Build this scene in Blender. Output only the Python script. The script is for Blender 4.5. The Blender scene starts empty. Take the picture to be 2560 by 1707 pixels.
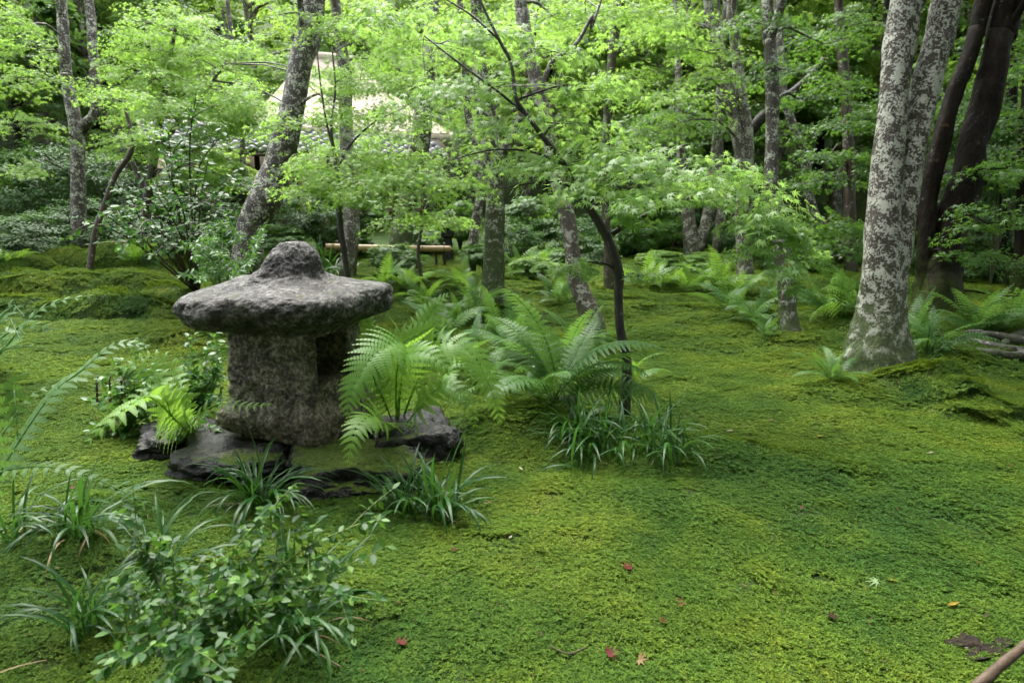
import bpy, math, random
import numpy as np
from mathutils import Matrix, Vector

scene = bpy.context.scene
col = scene.collection
rng = np.random.default_rng(7)
random.seed(7)

# ------------------------------------------------------------------ camera, sky, sun, exposure
H = 1.45
PITCH = math.radians(12.3)
F, CX, CY = 1707.0, 1280.0, 853.5
cam_data = bpy.data.cameras.new('camera')
cam_data.sensor_width = 36.0
cam_data.lens = 24.0
cam_data.clip_start = 0.05
cam_data.clip_end = 400.0
cam_data.dof.use_dof = True
cam_data.dof.focus_distance = 4.0
cam_data.dof.aperture_fstop = 4.0
cam = bpy.data.objects.new('camera', cam_data)
cam.location = (0, 0, H)
cam.rotation_euler = (math.pi / 2 - PITCH, 0, 0)
col.objects.link(cam)
scene.camera = cam

SUN_EL, SUN_AZ = math.radians(62), math.radians(-25)      # azimuth from +Y, negative to the left
world = bpy.data.worlds.new('World')
scene.world = world
world.use_nodes = True
wn = world.node_tree.nodes
wl = world.node_tree.links
bg = wn['Background']
sky = wn.new('ShaderNodeTexSky')
sky.sky_type = 'NISHITA'
sky.sun_disc = False
sky.sun_elevation = SUN_EL
sky.sun_rotation = SUN_AZ
sky.altitude = 100
sky.air_density = 1.0
sky.dust_density = 4.0
sky.ozone_density = 1.0
hs = wn.new('ShaderNodeHueSaturation')                    # cloud cover takes the blue out of the sky
hs.inputs['Saturation'].default_value = 0.22
wl.new(sky.outputs[0], hs.inputs['Color'])
wl.new(hs.outputs[0], bg.inputs['Color'])
bg.inputs['Strength'].default_value = 0.15

sun_data = bpy.data.lights.new('sun', 'SUN')
sun_data.energy = 1.3
sun_data.angle = math.radians(45)
sun_data.color = (1.0, 0.97, 0.90)
sun = bpy.data.objects.new('sun', sun_data)
d = Vector((math.sin(SUN_AZ) * math.cos(SUN_EL), math.cos(SUN_AZ) * math.cos(SUN_EL), math.sin(SUN_EL)))
sun.rotation_euler = d.to_track_quat('Z', 'Y').to_euler()
sun.location = (-4, 8, 20)
col.objects.link(sun)

scene.view_settings.view_transform = 'Standard'
scene.view_settings.look = 'None'
scene.view_settings.gamma = 1.0
scene.view_settings.use_curve_mapping = False
scene.view_settings.exposure = 2.3

scene.render.engine = 'CYCLES'
cy = scene.cycles
cy.max_bounces = 7
cy.diffuse_bounces = 4
cy.glossy_bounces = 2
cy.transmission_bounces = 4
cy.transparent_max_bounces = 4
cy.use_adaptive_sampling = True
cy.adaptive_threshold = 0.02
cy.use_denoising = True
cy.caustics_reflective = False
cy.caustics_refractive = False

# ------------------------------------------------------------------ pixel of the 2560x1707 photo <-> world
CAM = np.array([0.0, 0.0, H])
cp_, sp_ = math.cos(PITCH), math.sin(PITCH)
FWD = np.array([0, cp_, -sp_])
UPV = np.array([0, sp_, cp_])
RT = np.array([1.0, 0, 0])


def ray(x, y):
    return RT * (x - CX) / F + UPV * (CY - y) / F + FWD


def P(x, y, dep):
    return CAM + ray(x, y) * dep


def flat(x, y, z=0.0):
    r = ray(x, y)
    return CAM + r * ((z - H) / r[2])


# ------------------------------------------------------------------ noise
def _hash(ix, iy, iz):
    h = (ix.astype(np.int64) * 374761393 + iy.astype(np.int64) * 668265263 + iz.astype(np.int64) * 2147483647)
    h = (h ^ (h >> 13)) * 1274126177
    h = h & 0x7fffffff
    h = (h ^ (h >> 16)) * 668265263 & 0x7fffffff
    return (h & 0xffff) / 65535.0


def vnoise(p):
    i = np.floor(p).astype(np.int64)
    f = p - i
    u = f * f * (3 - 2 * f)
    out = 0
    for dx in (0, 1):
        wx = u[..., 0] if dx else 1 - u[..., 0]
        for dy in (0, 1):
            wy = u[..., 1] if dy else 1 - u[..., 1]
            for dz in (0, 1):
                wz = u[..., 2] if dz else 1 - u[..., 2]
                out = out + wx * wy * wz * _hash(i[..., 0] + dx, i[..., 1] + dy, i[..., 2] + dz)
    return out * 2 - 1


def fbm(p, octaves=4, gain=0.5):
    a, s, out = 1.0, 1.0, 0
    for k in range(octaves):
        out = out + a * vnoise(p * s + 17.3 * k)
        a *= gain
        s *= 2.03
    return out


# ------------------------------------------------------------------ terrain
# (pixel x, pixel y of the flat spot, half width m, half depth m, height m)
MOUNDS = [
    (40, 705, .9, .55, .22), (150, 690, 1.0, .6, .20), (300, 685, .95, .6, .26), (190, 660, 1.0, .8, .30),
    (60, 745, 1.0, .45, .20), (190, 735, 1.1, .5, .18), (350, 735, 1.0, .45, .20), (420, 750, .6, .4, .12),
    (60, 785, .8, .35, .14), (300, 792, .95, .32, .17), (430, 795, .5, .3, .08), (150, 792, .7, .3, .12),
    (470, 840, .6, .4, .09), (60, 660, 1.6, 1.0, .30),
    (2200, 985, .70, .42, .09), (2320, 985, .40, .22, .10), (2400, 1010, .34, .18, .10), (2080, 925, .55, .4, .08), (2450, 1040, .34, .18, .08),
    (1975, 850, .5, .4, .05), (1860, 790, 1.0, .7, .12), (1850, 735, .9, .7, .10),
    (1440, 1085, .75, .45, .10), (1650, 1150, .55, .32, .09), (1200, 1060, .7, .5, .06),
    (1580, 780, .9, .5, .10), (1700, 760, .8, .4, .10), (1500, 760, 1.0, .5, .10), (1640, 725, 1.2, .6, .12),
    (1300, 745, 1.3, .6, .12), (1130, 735, 1.2, .5, .12), (980, 745, 1.0, .45, .08), (1230, 795, .7, .5, .10),
    (2330, 830, 1.4, 1.0, .14), (2500, 905, 1.2, .6, .10), (1500, 870, .6, .5, .08),
    (170, 1360, .45, .35, .07), (500, 1500, .6, .45, .05), (1850, 1250, 1.3, .7, .07),
    (1250, 1450, .9, .5, .035),
]
MW = [(flat(a, b)[0], flat(a, b)[1], rx, ry, h) for a, b, rx, ry, h in MOUNDS]


def sstep(a, b, x):
    t = np.clip((x - a) / (b - a), 0, 1)
    return t * t * (3 - 2 * t)


def ground(x, y):
    x = np.asarray(x, float)
    y = np.asarray(y, float)
    p = np.stack([x, y, np.zeros_like(x)], -1)
    amp = 1 - 0.75 * sstep(22, 30, y)
    z = 0.035 * vnoise(p * 0.8) + 0.018 * vnoise(p * 2.1 + 3) + 0.012 * vnoise(p * 5.0 + 9)
    z = z * amp
    left = np.zeros_like(z)
    for mx, my, rx, ry, h in MW:
        wob = .35 * vnoise(p * 2.3 + mx)
        r2 = ((x - mx) / (rx * 1.15)) ** 2 + ((y - my) / (ry * 1.15)) ** 2 + wob
        if mx < -3.0 and my > 6:
            r2 = ((x - mx) / (rx * .78)) ** 2 + ((y - my) / (ry * .95)) ** 2 + wob * .7
            left = np.maximum(left, h * 1.45 * np.clip(1 - r2, 0, 1) ** .85)
        else:
            z = z + h * np.clip(1 - r2, 0, 1) ** 1.35
    z = z + left
    start = 24 - 7.5 * sstep(3.0, 9, x) - 5 * sstep(-8, -15, x)
    hy = np.clip(y - start, 0, None)
    z = z + 0.42 * hy * hy / (hy + 5) + 0.05 * np.clip(y - 9, 0, 12)
    z = z + 0.22 * np.clip(x - 10, 0, None) * sstep(4, 12, y) + 0.2 * np.clip(-x - 12, 0, None) * sstep(4, 12, y)
    z = z + 0.25 * vnoise(p * 0.2 + 50) * sstep(17, 28, y)
    return z


def gz(x, y):
    return float(ground(x, y))


def G(x, y):
    """the point of the ground seen at a pixel"""
    r = ray(x, y)
    ts = np.arange(1.0, 45, 0.03)
    pts = CAM[None] + ts[:, None] * r[None]
    below = pts[:, 2] < ground(pts[:, 0], pts[:, 1])
    if not below.any():
        return P(x, y, 20)
    k = int(np.argmax(below))
    p = pts[k].copy()
    p[2] = gz(p[0], p[1])
    return p


# ------------------------------------------------------------------ mesh + object helpers
def new_mesh(name, V, Fs, mat=None, smooth=False):
    """V (n,3); Fs one array (m,k) or a list of such arrays"""
    V = np.asarray(V, np.float32)
    if not isinstance(Fs, (list, tuple)):
        Fs = [Fs]
    Fs = [np.asarray(f, np.int32) for f in Fs if len(f)]
    me = bpy.data.meshes.new(name)
    me.vertices.add(len(V))
    me.vertices.foreach_set('co', V.ravel())
    loops = np.concatenate([f.ravel() for f in Fs])
    sizes = np.concatenate([np.full(len(f), f.shape[1], np.int32) for f in Fs])
    starts = np.concatenate([[0], np.cumsum(sizes)[:-1]]).astype(np.int32)
    me.loops.add(len(loops))
    me.loops.foreach_set('vertex_index', loops)
    me.polygons.add(len(sizes))
    me.polygons.foreach_set('loop_start', starts)
    if smooth:
        me.polygons.foreach_set('use_smooth', np.ones(len(sizes), bool))
    me.update(calc_edges=True)
    me.validate()
    if mat:
        me.materials.append(mat)
    return me


class Geo:
    """collects triangles and quads"""
    def __init__(self):
        self.V, self.T, self.Q, self.n = [], [], [], 0

    def add(self, V, T=None, Q=None):
        V = np.asarray(V, float).reshape(-1, 3)
        if T is not None and len(T):
            self.T.append(np.asarray(T, int).reshape(-1, 3) + self.n)
        if Q is not None and len(Q):
            self.Q.append(np.asarray(Q, int).reshape(-1, 4) + self.n)
        self.V.append(V)
        self.n += len(V)

    def mesh(self, name, mat, smooth=False, offset=None):
        V = np.concatenate(self.V)
        if offset is not None:
            V = V - np.asarray(offset)
        fs = []
        if self.T:
            fs.append(np.concatenate(self.T))
        if self.Q:
            fs.append(np.concatenate(self.Q))
        return new_mesh(name, V, fs, mat, smooth)


def link(name, me, parent=None, mw=None):
    o = bpy.data.objects.new(name, me)
    col.objects.link(o)
    if parent is not None:
        o.parent = parent
    if mw is not None:
        o.matrix_local = mw
    return o


def tag(o, label=None, cat=None, group=None, kind=None):
    if label:
        o['label'] = label
    if cat:
        o['category'] = cat
    if group:
        o['group'] = group
    if kind:
        o['kind'] = kind
    return o


def thing(name, label, cat, loc, group=None):
    o = bpy.data.objects.new(name, None)
    o.empty_display_size = 0.1
    o.location = loc
    col.objects.link(o)
    return tag(o, label, cat, group)


def norm(v):
    v = np.asarray(v, float)
    return v / (np.linalg.norm(v, axis=-1, keepdims=True) + 1e-12)


def spline(pts, n):
    """Catmull-Rom through pts (k,m) sampled n times"""
    pts = np.asarray(pts, float)
    if len(pts) == 2:
        t = np.linspace(0, 1, n)[:, None]
        return pts[0] * (1 - t) + pts[1] * t
    e = np.vstack([2 * pts[0] - pts[1], pts, 2 * pts[-1] - pts[-2]])
    seg = len(pts) - 1
    u = np.linspace(0, seg, n)
    i = np.clip(u.astype(int), 0, seg - 1)
    t = (u - i)[:, None]
    p0, p1, p2, p3 = e[i], e[i + 1], e[i + 2], e[i + 3]
    return .5 * (2 * p1 + (p2 - p0) * t + (2 * p0 - 5 * p1 + 4 * p2 - p3) * t ** 2 + (3 * p1 - p0 - 3 * p2 + p3) * t ** 3)


def tube(geo, C, R, sides=8, rough=0.0, freq=6.0, seed=0, cap=True):
    C = np.asarray(C, float)
    R = np.asarray(R, float)
    n = len(C)
    T = norm(np.gradient(C, axis=0))
    ref = np.array([0, 1.0, 0]) if abs(T[0][1]) < .9 else np.array([1.0, 0, 0])
    A = np.zeros_like(C)
    a = norm(np.cross(T[0], ref))
    for k in range(n):
        a = norm(a - T[k] * np.dot(a, T[k]))
        A[k] = a
    B = np.cross(T, A)
    th = np.linspace(0, 2 * np.pi, sides, endpoint=False)
    ring = A[:, None] * np.cos(th)[None, :, None] + B[:, None] * np.sin(th)[None, :, None]
    V = C[:, None] + ring * R[:, None, None]
    if rough:
        q = C[:, None] * np.array([1, 1, .35]) + ring * R[:, None, None] * 1.2
        V = V + ring * (R[:, None, None] * rough * fbm(q * freq + seed * 13.7, 4)[..., None])
    V = V.reshape(-1, 3)
    i = np.arange(n - 1)[:, None] * sides
    j = np.arange(sides)[None]
    Q = np.stack([i + j, i + (j + 1) % sides, i + sides + (j + 1) % sides, i + sides + j], -1).reshape(-1, 4)
    T_ = None
    if cap:
        V = np.vstack([V, C[-1:] + T[-1:] * R[-1]])
        jj = np.arange(sides)
        b = (n - 1) * sides
        T_ = np.stack([b + jj, b + (jj + 1) % sides, np.full(sides, n * sides)], -1)
    geo.add(V, T_, Q)


def scatter(tv, tf, pos, nrm, tip, size):
    """copies of a leaf template (normal Z, tip +Y) as one vertex / face array"""
    nrm = norm(nrm)
    tip = norm(tip - nrm * np.sum(tip * nrm, -1, keepdims=True))
    sx = np.cross(tip, nrm)
    size = np.broadcast_to(np.asarray(size, float), (len(pos),))[:, None, None]
    V = pos[:, None] + size * (tv[None, :, 0:1] * sx[:, None] + tv[None, :, 1:2] * tip[:, None] + tv[None, :, 2:3] * nrm[:, None])
    Fa = tf[None] + (np.arange(len(pos)) * len(tv))[:, None, None]
    return V.reshape(-1, 3), Fa.reshape(-1, tf.shape[1])


def frame_matrix(pos, nrm, tip, size):
    nrm = norm(nrm)
    tip = norm(tip - nrm * np.dot(tip, nrm))
    sx = np.cross(tip, nrm)
    m = Matrix.Identity(4)
    for r in range(3):
        m[r][0], m[r][1], m[r][2], m[r][3] = sx[r] * size, tip[r] * size, nrm[r] * size, pos[r]
    return m


# ------------------------------------------------------------------ materials
def mat(name):
    m = bpy.data.materials.new(name)
    m.use_nodes = True
    nt = m.node_tree
    return m, nt.nodes, nt.links, nt.nodes['Principled BSDF'], nt.nodes['Material Output']


def ramp(n, stops, interp='LINEAR'):
    r = n.new('ShaderNodeValToRGB')
    cr = r.color_ramp
    cr.interpolation = interp
    while len(cr.elements) < len(stops):
        cr.elements.new(0.5)
    for e, (p, c) in zip(cr.elements, stops):
        e.position = p
        e.color = (*c, 1) if len(c) == 3 else c
    return r


def noise(n, l, vec, scale, detail=4, rough=.55, dist=0.0):
    t = n.new('ShaderNodeTexNoise')
    t.inputs['Scale'].default_value = scale
    t.inputs['Detail'].default_value = detail
    t.inputs['Roughness'].default_value = rough
    t.inputs['Distortion'].default_value = dist
    if vec is not None:
        l.new(vec, t.inputs['Vector'])
    return t


def mixc(n, l, fac, a, b, mode='MIX'):
    m = n.new('ShaderNodeMix')
    m.data_type = 'RGBA'
    m.blend_type = mode
    for v, s in ((fac, m.inputs[0]), (a, m.inputs[6]), (b, m.inputs[7])):
        if hasattr(v, 'links'):
            l.new(v, s)
        elif isinstance(v, (int, float)):
            s.default_value = v
        else:
            s.default_value = (*v, 1)
    return m.outputs[2]


def math_(n, l, op, a, b=None):
    m = n.new('ShaderNodeMath')
    m.operation = op
    for v, s in ((a, m.inputs[0]), (b, m.inputs[1])):
        if v is None:
            continue
        if hasattr(v, 'links'):
            l.new(v, s)
        else:
            s.default_value = v
    return m.outputs[0]


def bump(n, l, height, strength, dist, bsdf, prev=None):
    b = n.new('ShaderNodeBump')
    b.inputs['Strength'].default_value = strength
    b.inputs['Distance'].default_value = dist
    l.new(height, b.inputs['Height'])
    if prev is not None:
        l.new(prev, b.inputs['Normal'])
    l.new(b.outputs[0], bsdf.inputs['Normal'])
    return b.outputs[0]


def leaf_mat(name, stops, trans, tfac=.4, rough=.35, spec=.5, by_object=False, patch=None):
    """thin leaf: reflecting side + light let through; tone varies leaf by leaf"""
    m, n, l, b, out = mat(name)
    g = n.new('ShaderNodeNewGeometry')
    v = g.outputs['Random Per Island']
    if by_object:
        oi = n.new('ShaderNodeObjectInfo')
        v = oi.outputs['Random']
    r = ramp(n, stops)
    l.new(v, r.inputs[0])
    c = r.outputs[0]
    tc = trans
    if patch:
        nz = noise(n, l, g.outputs['Position'], patch[0], 2)
        c = mixc(n, l, math_(n, l, 'MULTIPLY', nz.outputs[0], patch[1]), c, patch[2])
    l.new(c, b.inputs['Base Color'])
    b.inputs['Roughness'].default_value = rough
    b.inputs['Specular IOR Level'].default_value = spec
    t = n.new('ShaderNodeBsdfTranslucent')
    tcol = mixc(n, l, .35, tc, c)
    l.new(tcol, t.inputs['Color'])
    mx = n.new('ShaderNodeMixShader')
    mx.inputs[0].default_value = tfac
    l.new(b.outputs[0], mx.inputs[1])
    l.new(t.outputs[0], mx.inputs[2])
    l.new(mx.outputs[0], out.inputs[0])
    return m


M = {}
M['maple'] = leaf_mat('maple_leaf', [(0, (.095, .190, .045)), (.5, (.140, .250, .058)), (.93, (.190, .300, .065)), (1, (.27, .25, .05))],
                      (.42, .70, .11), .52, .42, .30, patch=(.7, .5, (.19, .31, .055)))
M['maple_near'] = leaf_mat('young_maple_leaf', [(0, (.110, .215, .058)), (.6, (.155, .275, .075)), (.985, (.20, .32, .085)), (1, (.26, .12, .03))],
                           (.43, .70, .13), .47, .40, .32)
M['maple_near_obj'] = leaf_mat('young_maple_single_leaf', [(0, (.110, .215, .058)), (.6, (.155, .275, .075)), (.97, (.20, .32, .085)), (1, (.25, .29, .06))],
                               (.43, .70, .13), .47, .40, .32, by_object=True)
M['maple_dark'] = leaf_mat('shaded_maple_leaf', [(0, (.035, .095, .018)), (.6, (.055, .135, .022)), (1, (.085, .17, .025))],  # darker copy of the maple leaf, shade mixed into its colours
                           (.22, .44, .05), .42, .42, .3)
M['far_leaf'] = leaf_mat('slope_tree_leaf', [(0, (.065, .145, .040)), (.6, (.10, .20, .052)), (1, (.155, .26, .06))],
                         (.46, .68, .10), .45, .5, .2, patch=(.25, .5, (.19, .28, .08)))
M['far_dark'] = leaf_mat('slope_evergreen_leaf', [(0, (.028, .075, .020)), (.6, (.045, .108, .026)), (1, (.075, .145, .032))],
                         (.18, .34, .06), .35, .5, .2)
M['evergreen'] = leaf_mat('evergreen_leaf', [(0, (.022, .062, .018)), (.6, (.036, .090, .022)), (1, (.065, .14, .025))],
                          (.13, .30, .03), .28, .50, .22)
M['camellia'] = leaf_mat('camellia_leaf', [(0, (.025, .075, .020)), (.7, (.04, .11, .024)), (1, (.09, .18, .03))],
                         (.14, .36, .03), .28, .38, .20)
M['camellia_obj'] = leaf_mat('camellia_single_leaf', [(0, (.025, .075, .020)), (.7, (.04, .11, .024)), (1, (.09, .18, .03))],
                             (.14, .36, .03), .28, .38, .20, by_object=True)
M['box'] = leaf_mat('small_shrub_leaf', [(0, (.016, .056, .014)), (.6, (.026, .080, .017)), (1, (.13, .24, .045))],
                    (.18, .40, .04), .30, .38, .18)
M['box_obj'] = leaf_mat('small_shrub_single_leaf', [(0, (.016, .058, .014)), (.6, (.029, .086, .018)), (1, (.11, .22, .04))],
                        (.18, .40, .04), .30, .38, .18, by_object=True)
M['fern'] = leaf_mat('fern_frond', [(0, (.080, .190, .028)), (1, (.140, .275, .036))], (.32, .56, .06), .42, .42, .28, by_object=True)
M['fern_dark'] = leaf_mat('shaded_fern_frond', [(0, (.038, .112, .024)), (1, (.075, .175, .032))], (.22, .42, .06), .38, .42, .28, by_object=True)  # fern frond again with shade put into the greens
M['blade'] = leaf_mat('grass_blade', [(0, (.011, .044, .010)), (.6, (.018, .062, .012)), (1, (.034, .09, .017))],
                      (.10, .28, .03), .25, .36, .2, by_object=True)
M['dead_blade'] = leaf_mat('dead_blade', [(0, (.10, .055, .025)), (1, (.22, .15, .06))], (.2, .12, .05), .2, .5, .3, by_object=True)
M['nandina'] = leaf_mat('nandina_leaf', [(0, (.030, .090, .026)), (.6, (.05, .13, .03)), (1, (.09, .19, .03))], (.18, .40, .05), .32, .38, .25)
M['herb'] = leaf_mat('herb_leaf', [(0, (.030, .085, .022)), (.6, (.05, .14, .03)), (1, (.10, .22, .04))], (.18, .40, .04), .32, .34, .3)


def moss_nodes(n, l, dark=0.0):
    g = n.new('ShaderNodeNewGeometry')
    pos = g.outputs['Position']
    big = noise(n, l, pos, .55, 3, .55)
    midn = noise(n, l, pos, 2.6, 4, .6)
    r1 = ramp(n, [(.34, (.021, .065, .011)), (.44, (.044, .104, .013)), (.55, (.084, .146, .015)), (.67, (.144, .180, .017))])
    s = math_(n, l, 'ADD', math_(n, l, 'MULTIPLY', big.outputs[0], .55), math_(n, l, 'MULTIPLY', midn.outputs[0], .45))
    l.new(s, r1.inputs[0])
    c = r1.outputs[0]
    brown = noise(n, l, pos, 1.7, 5, .65, .4)
    rb = ramp(n, [(.60, (0, 0, 0)), (.74, (1, 1, 1))])
    l.new(brown.outputs[0], rb.inputs[0])
    c = mixc(n, l, math_(n, l, 'MULTIPLY', rb.outputs[0], .45), c, (.050, .052, .014))
    dk = noise(n, l, pos, 1.05, 4, .6, .6)                 # darker hair-cap moss growing in patches
    rd = ramp(n, [(.56, (0, 0, 0)), (.62, (1, 1, 1))])
    l.new(dk.outputs[0], rd.inputs[0])
    c = mixc(n, l, math_(n, l, 'MULTIPLY', rd.outputs[0], .62), c, (.020, .066, .012))
    sm = noise(n, l, pos, 9.0, 3, .6)                      # thin worn spots with soil between the shoots
    rs = ramp(n, [(.66, (0, 0, 0)), (.76, (1, 1, 1))])
    l.new(sm.outputs[0], rs.inputs[0])
    c = mixc(n, l, math_(n, l, 'MULTIPLY', rs.outputs[0], .6), c, (.030, .026, .012))
    return g, pos, c


m, n, l, b, out = mat('moss_ground')
g, pos, c = moss_nodes(n, l)
fine = noise(n, l, pos, 75, 5, .7)
rf = ramp(n, [(.34, (.10, .11, .07)), (.55, (.62, .62, .60)), (.75, (1.1, 1.1, 1.0))])
l.new(fine.outputs[0], rf.inputs[0])
c = mixc(n, l, 1.0, c, rf.outputs[0], 'MULTIPLY')
l.new(c, b.inputs['Base Color'])
b.inputs['Roughness'].default_value = .9
b.inputs['Specular IOR Level'].default_value = .2
f2 = noise(n, l, pos, 22, 4, .65)
nb = bump(n, l, f2.outputs[0], .8, .05, b)
bump(n, l, fine.outputs[0], .9, .02, b, nb)
M['moss'] = m

m, n, l, b, out = mat('moss_sprig')
g, pos, c = moss_nodes(n, l)
isl = ramp(n, [(0, (.42, .48, .4)), (.5, (.95, .95, .95)), (.9, (1.6, 1.5, 1.3)), (1, (2.0, 1.35, .9))])
l.new(g.outputs['Random Per Island'], isl.inputs[0])
c = mixc(n, l, 1.0, c, isl.outputs[0], 'MULTIPLY')
l.new(c, b.inputs['Base Color'])
b.inputs['Roughness'].default_value = .7
b.inputs['Specular IOR Level'].default_value = .12
t = n.new('ShaderNodeBsdfTranslucent')
l.new(mixc(n, l, .5, c, (.25, .36, .03)), t.inputs['Color'])
mx = n.new('ShaderNodeMixShader')
mx.inputs[0].default_value = .28
l.new(b.outputs[0], mx.inputs[1])
l.new(t.outputs[0], mx.inputs[2])
l.new(mx.outputs[0], out.inputs[0])
M['sprig'] = m


def bark(name, base, base2, lichen, amount, moss_h=0.5, moss_amt=.6, wet=.45, scale=1.0, spec=.4):
    m, n, l, b, out = mat(name)
    tc = n.new('ShaderNodeTexCoord')
    v = tc.outputs['Object']
    mp = n.new('ShaderNodeMapping')
    mp.inputs['Scale'].default_value = (1, 1, .45)
    l.new(v, mp.inputs['Vector'])
    st = noise(n, l, mp.outputs[0], 14 * scale, 6, .65)
    rb = ramp(n, [(.3, base), (.7, base2)])
    l.new(st.outputs[0], rb.inputs[0])
    c = rb.outputs[0]
    # lichen patches: big blotches broken up by finer ones
    a1 = noise(n, l, v, 5.0 * scale, 3, .5, .3)
    a2 = noise(n, l, v, 22 * scale, 4, .62, .2)
    s = math_(n, l, 'ADD', math_(n, l, 'MULTIPLY', a1.outputs[0], .45), math_(n, l, 'MULTIPLY', a2.outputs[0], .55))
    th = .62 - .17 * amount
    rl = ramp(n, [(th - .01, (0, 0, 0)), (th + .045, (1, 1, 1))])
    l.new(s, rl.inputs[0])
    lt = noise(n, l, v, 3.0, 2)
    lc = mixc(n, l, lt.outputs[0], lichen, tuple(x * .72 for x in lichen))
    c = mixc(n, l, rl.outputs[0], c, lc)
    # rusty stains
    ru = noise(n, l, v, 7 * scale, 3)
    rr = ramp(n, [(.66, (0, 0, 0)), (.72, (1, 1, 1))])
    l.new(ru.outputs[0], rr.inputs[0])
    c = mixc(n, l, math_(n, l, 'MULTIPLY', rr.outputs[0], .35), c, (.16, .075, .025))
    # moss climbing from the foot
    sep = n.new('ShaderNodeSeparateXYZ')
    l.new(v, sep.inputs[0])
    mh = math_(n, l, 'ADD', sep.outputs[2], math_(n, l, 'MULTIPLY', math_(n, l, 'SUBTRACT', a1.outputs[0], .5), 2.6 * moss_h))
    rm = n.new('ShaderNodeMapRange')
    rm.inputs['From Min'].default_value = moss_h * 1.1
    rm.inputs['From Max'].default_value = moss_h * .35
    l.new(mh, rm.inputs['Value'])
    mm = math_(n, l, 'MULTIPLY', rm.outputs[0], moss_amt)
    mn = noise(n, l, v, 45, 3)
    rmc = ramp(n, [(.3, (.014, .026, .006)), (.7, (.058, .088, .012))])
    l.new(mn.outputs[0], rmc.inputs[0])
    c = mixc(n, l, mm, c, rmc.outputs[0])
    l.new(c, b.inputs['Base Color'])
    b.inputs['Roughness'].default_value = wet
    b.inputs['Specular IOR Level'].default_value = spec
    hgt = math_(n, l, 'ADD', math_(n, l, 'MULTIPLY', st.outputs[0], 1.0), math_(n, l, 'MULTIPLY', rl.outputs[0], .18))
    bump(n, l, hgt, .7, .03, b)
    return m


M['bark_lichen'] = bark('lichen_bark', (.018, .0145, .010), (.058, .046, .032), (.41, .42, .35), .76, .75, .95, .6, 2.7, .3)
M['root_moss'] = bark('mossy_root_bark', (.010, .008, .005), (.035, .026, .016), (.25, .25, .2), .25, 2.0, .8, .7, 2.0, .2)
M['bark_spots'] = bark('spotted_bark', (.016, .012, .009), (.058, .044, .032), (.44, .45, .37), .58, .55, .85, .45, 1.9)
M['bark_mossy'] = bark('mossy_trunk_bark', (.018, .014, .010), (.062, .048, .034), (.40, .41, .33), .56, 1.5, .85, .5, 1.9, .3)
M['bark_grey'] = bark('grey_bark', (.028, .022, .016), (.092, .072, .054), (.34, .34, .28), .62, .35, .7, .5, 1.7)
M['bark_dark'] = bark('wet_dark_bark', (.004, .003, .0025), (.018, .013, .009), (.12, .12, .10), .02, .6, .6, .6, 1.3, .06)
M['bark_young'] = bark('young_wet_bark', (.006, .0045, .003), (.022, .015, .010), (.20, .2, .16), .05, .15, .35, .38, 1.6)
M['bark_brown'] = bark('brown_bark', (.020, .013, .009), (.060, .040, .026), (.25, .24, .2), .30, .2, .4, .5)


def stone(name, c1, c2, c3, rough, moss=0.0, scale=1.0, bumpd=.02, spec=.45):
    m, n, l, b, out = mat(name)
    tc = n.new('ShaderNodeTexCoord')
    v = tc.outputs['Object']
    gr = noise(n, l, v, 48 * scale, 5, .75)
    md = noise(n, l, v, 11 * scale, 6, .7)
    lg = noise(n, l, v, 2.6 * scale, 3, .6)
    r = ramp(n, [(.42, c1), (.50, c2), (.585, c3)])
    s = math_(n, l, 'ADD', math_(n, l, 'MULTIPLY', gr.outputs[0], .6), math_(n, l, 'MULTIPLY', md.outputs[0], .4))
    l.new(s, r.inputs[0])
    c = r.outputs[0]
    rr = ramp(n, [(.48, (0, 0, 0)), (.70, (1, 1, 1))])
    l.new(lg.outputs[0], rr.inputs[0])
    c = mixc(n, l, math_(n, l, 'MULTIPLY', rr.outputs[0], .45), c, (c2[0] * .85, c2[1] * .62, c2[2] * .42))
    if moss:
        g = n.new('ShaderNodeNewGeometry')
        sp = n.new('ShaderNodeSeparateXYZ')
        l.new(g.outputs['Normal'], sp.inputs[0])
        mz = math_(n, l, 'ADD', math_(n, l, 'MULTIPLY', sp.outputs[2], .55), math_(n, l, 'MULTIPLY', lg.outputs[0], .7))
        rm = ramp(n, [(1.0 - .28 * moss, (0, 0, 0)), (min(1.0, 1.05 - .26 * moss), (1, 1, 1))])
        l.new(mz, rm.inputs[0])
        mf = noise(n, l, v, 60, 4)
        rc = ramp(n, [(.3, (.03, .055, .006)), (.7, (.11, .16, .016))])
        l.new(mf.outputs[0], rc.inputs[0])
        c = mixc(n, l, rm.outputs[0], c, rc.outputs[0])
        ro = mixc(n, l, rm.outputs[0], (rough,) * 3, (.9, .9, .9))
        l.new(ro, b.inputs['Roughness'])
    else:
        b.inputs['Roughness'].default_value = rough
    l.new(c, b.inputs['Base Color'])
    b.inputs['Specular IOR Level'].default_value = spec
    n1 = bump(n, l, md.outputs[0], .9, bumpd * 1.6, b)
    bump(n, l, gr.outputs[0], .8, bumpd * .4, b, n1)
    return m


M['granite'] = stone('rough_granite', (.016, .012, .009), (.095, .078, .056), (.34, .30, .24), .6, .28, 1.0, .022)
M['granite_cap'] = stone('wet_granite', (.008, .008, .007), (.052, .051, .045), (.23, .226, .205), .55, .12, 1.0, .045, .35)
M['wet_rock'] = stone('wet_black_rock', (.002, .002, .002), (.007, .0065, .006), (.022, .020, .019), .26, .35, .5, .05, .38)
M['wet_rock_moss'] = stone('wet_mossy_rock', (.002, .002, .002), (.008, .0075, .007), (.024, .022, .021), .26, .95, .5, .05, .38)
M['pebble'] = stone('pale_stone', (.10, .10, .10), (.22, .21, .2), (.36, .35, .33), .5)


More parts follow.
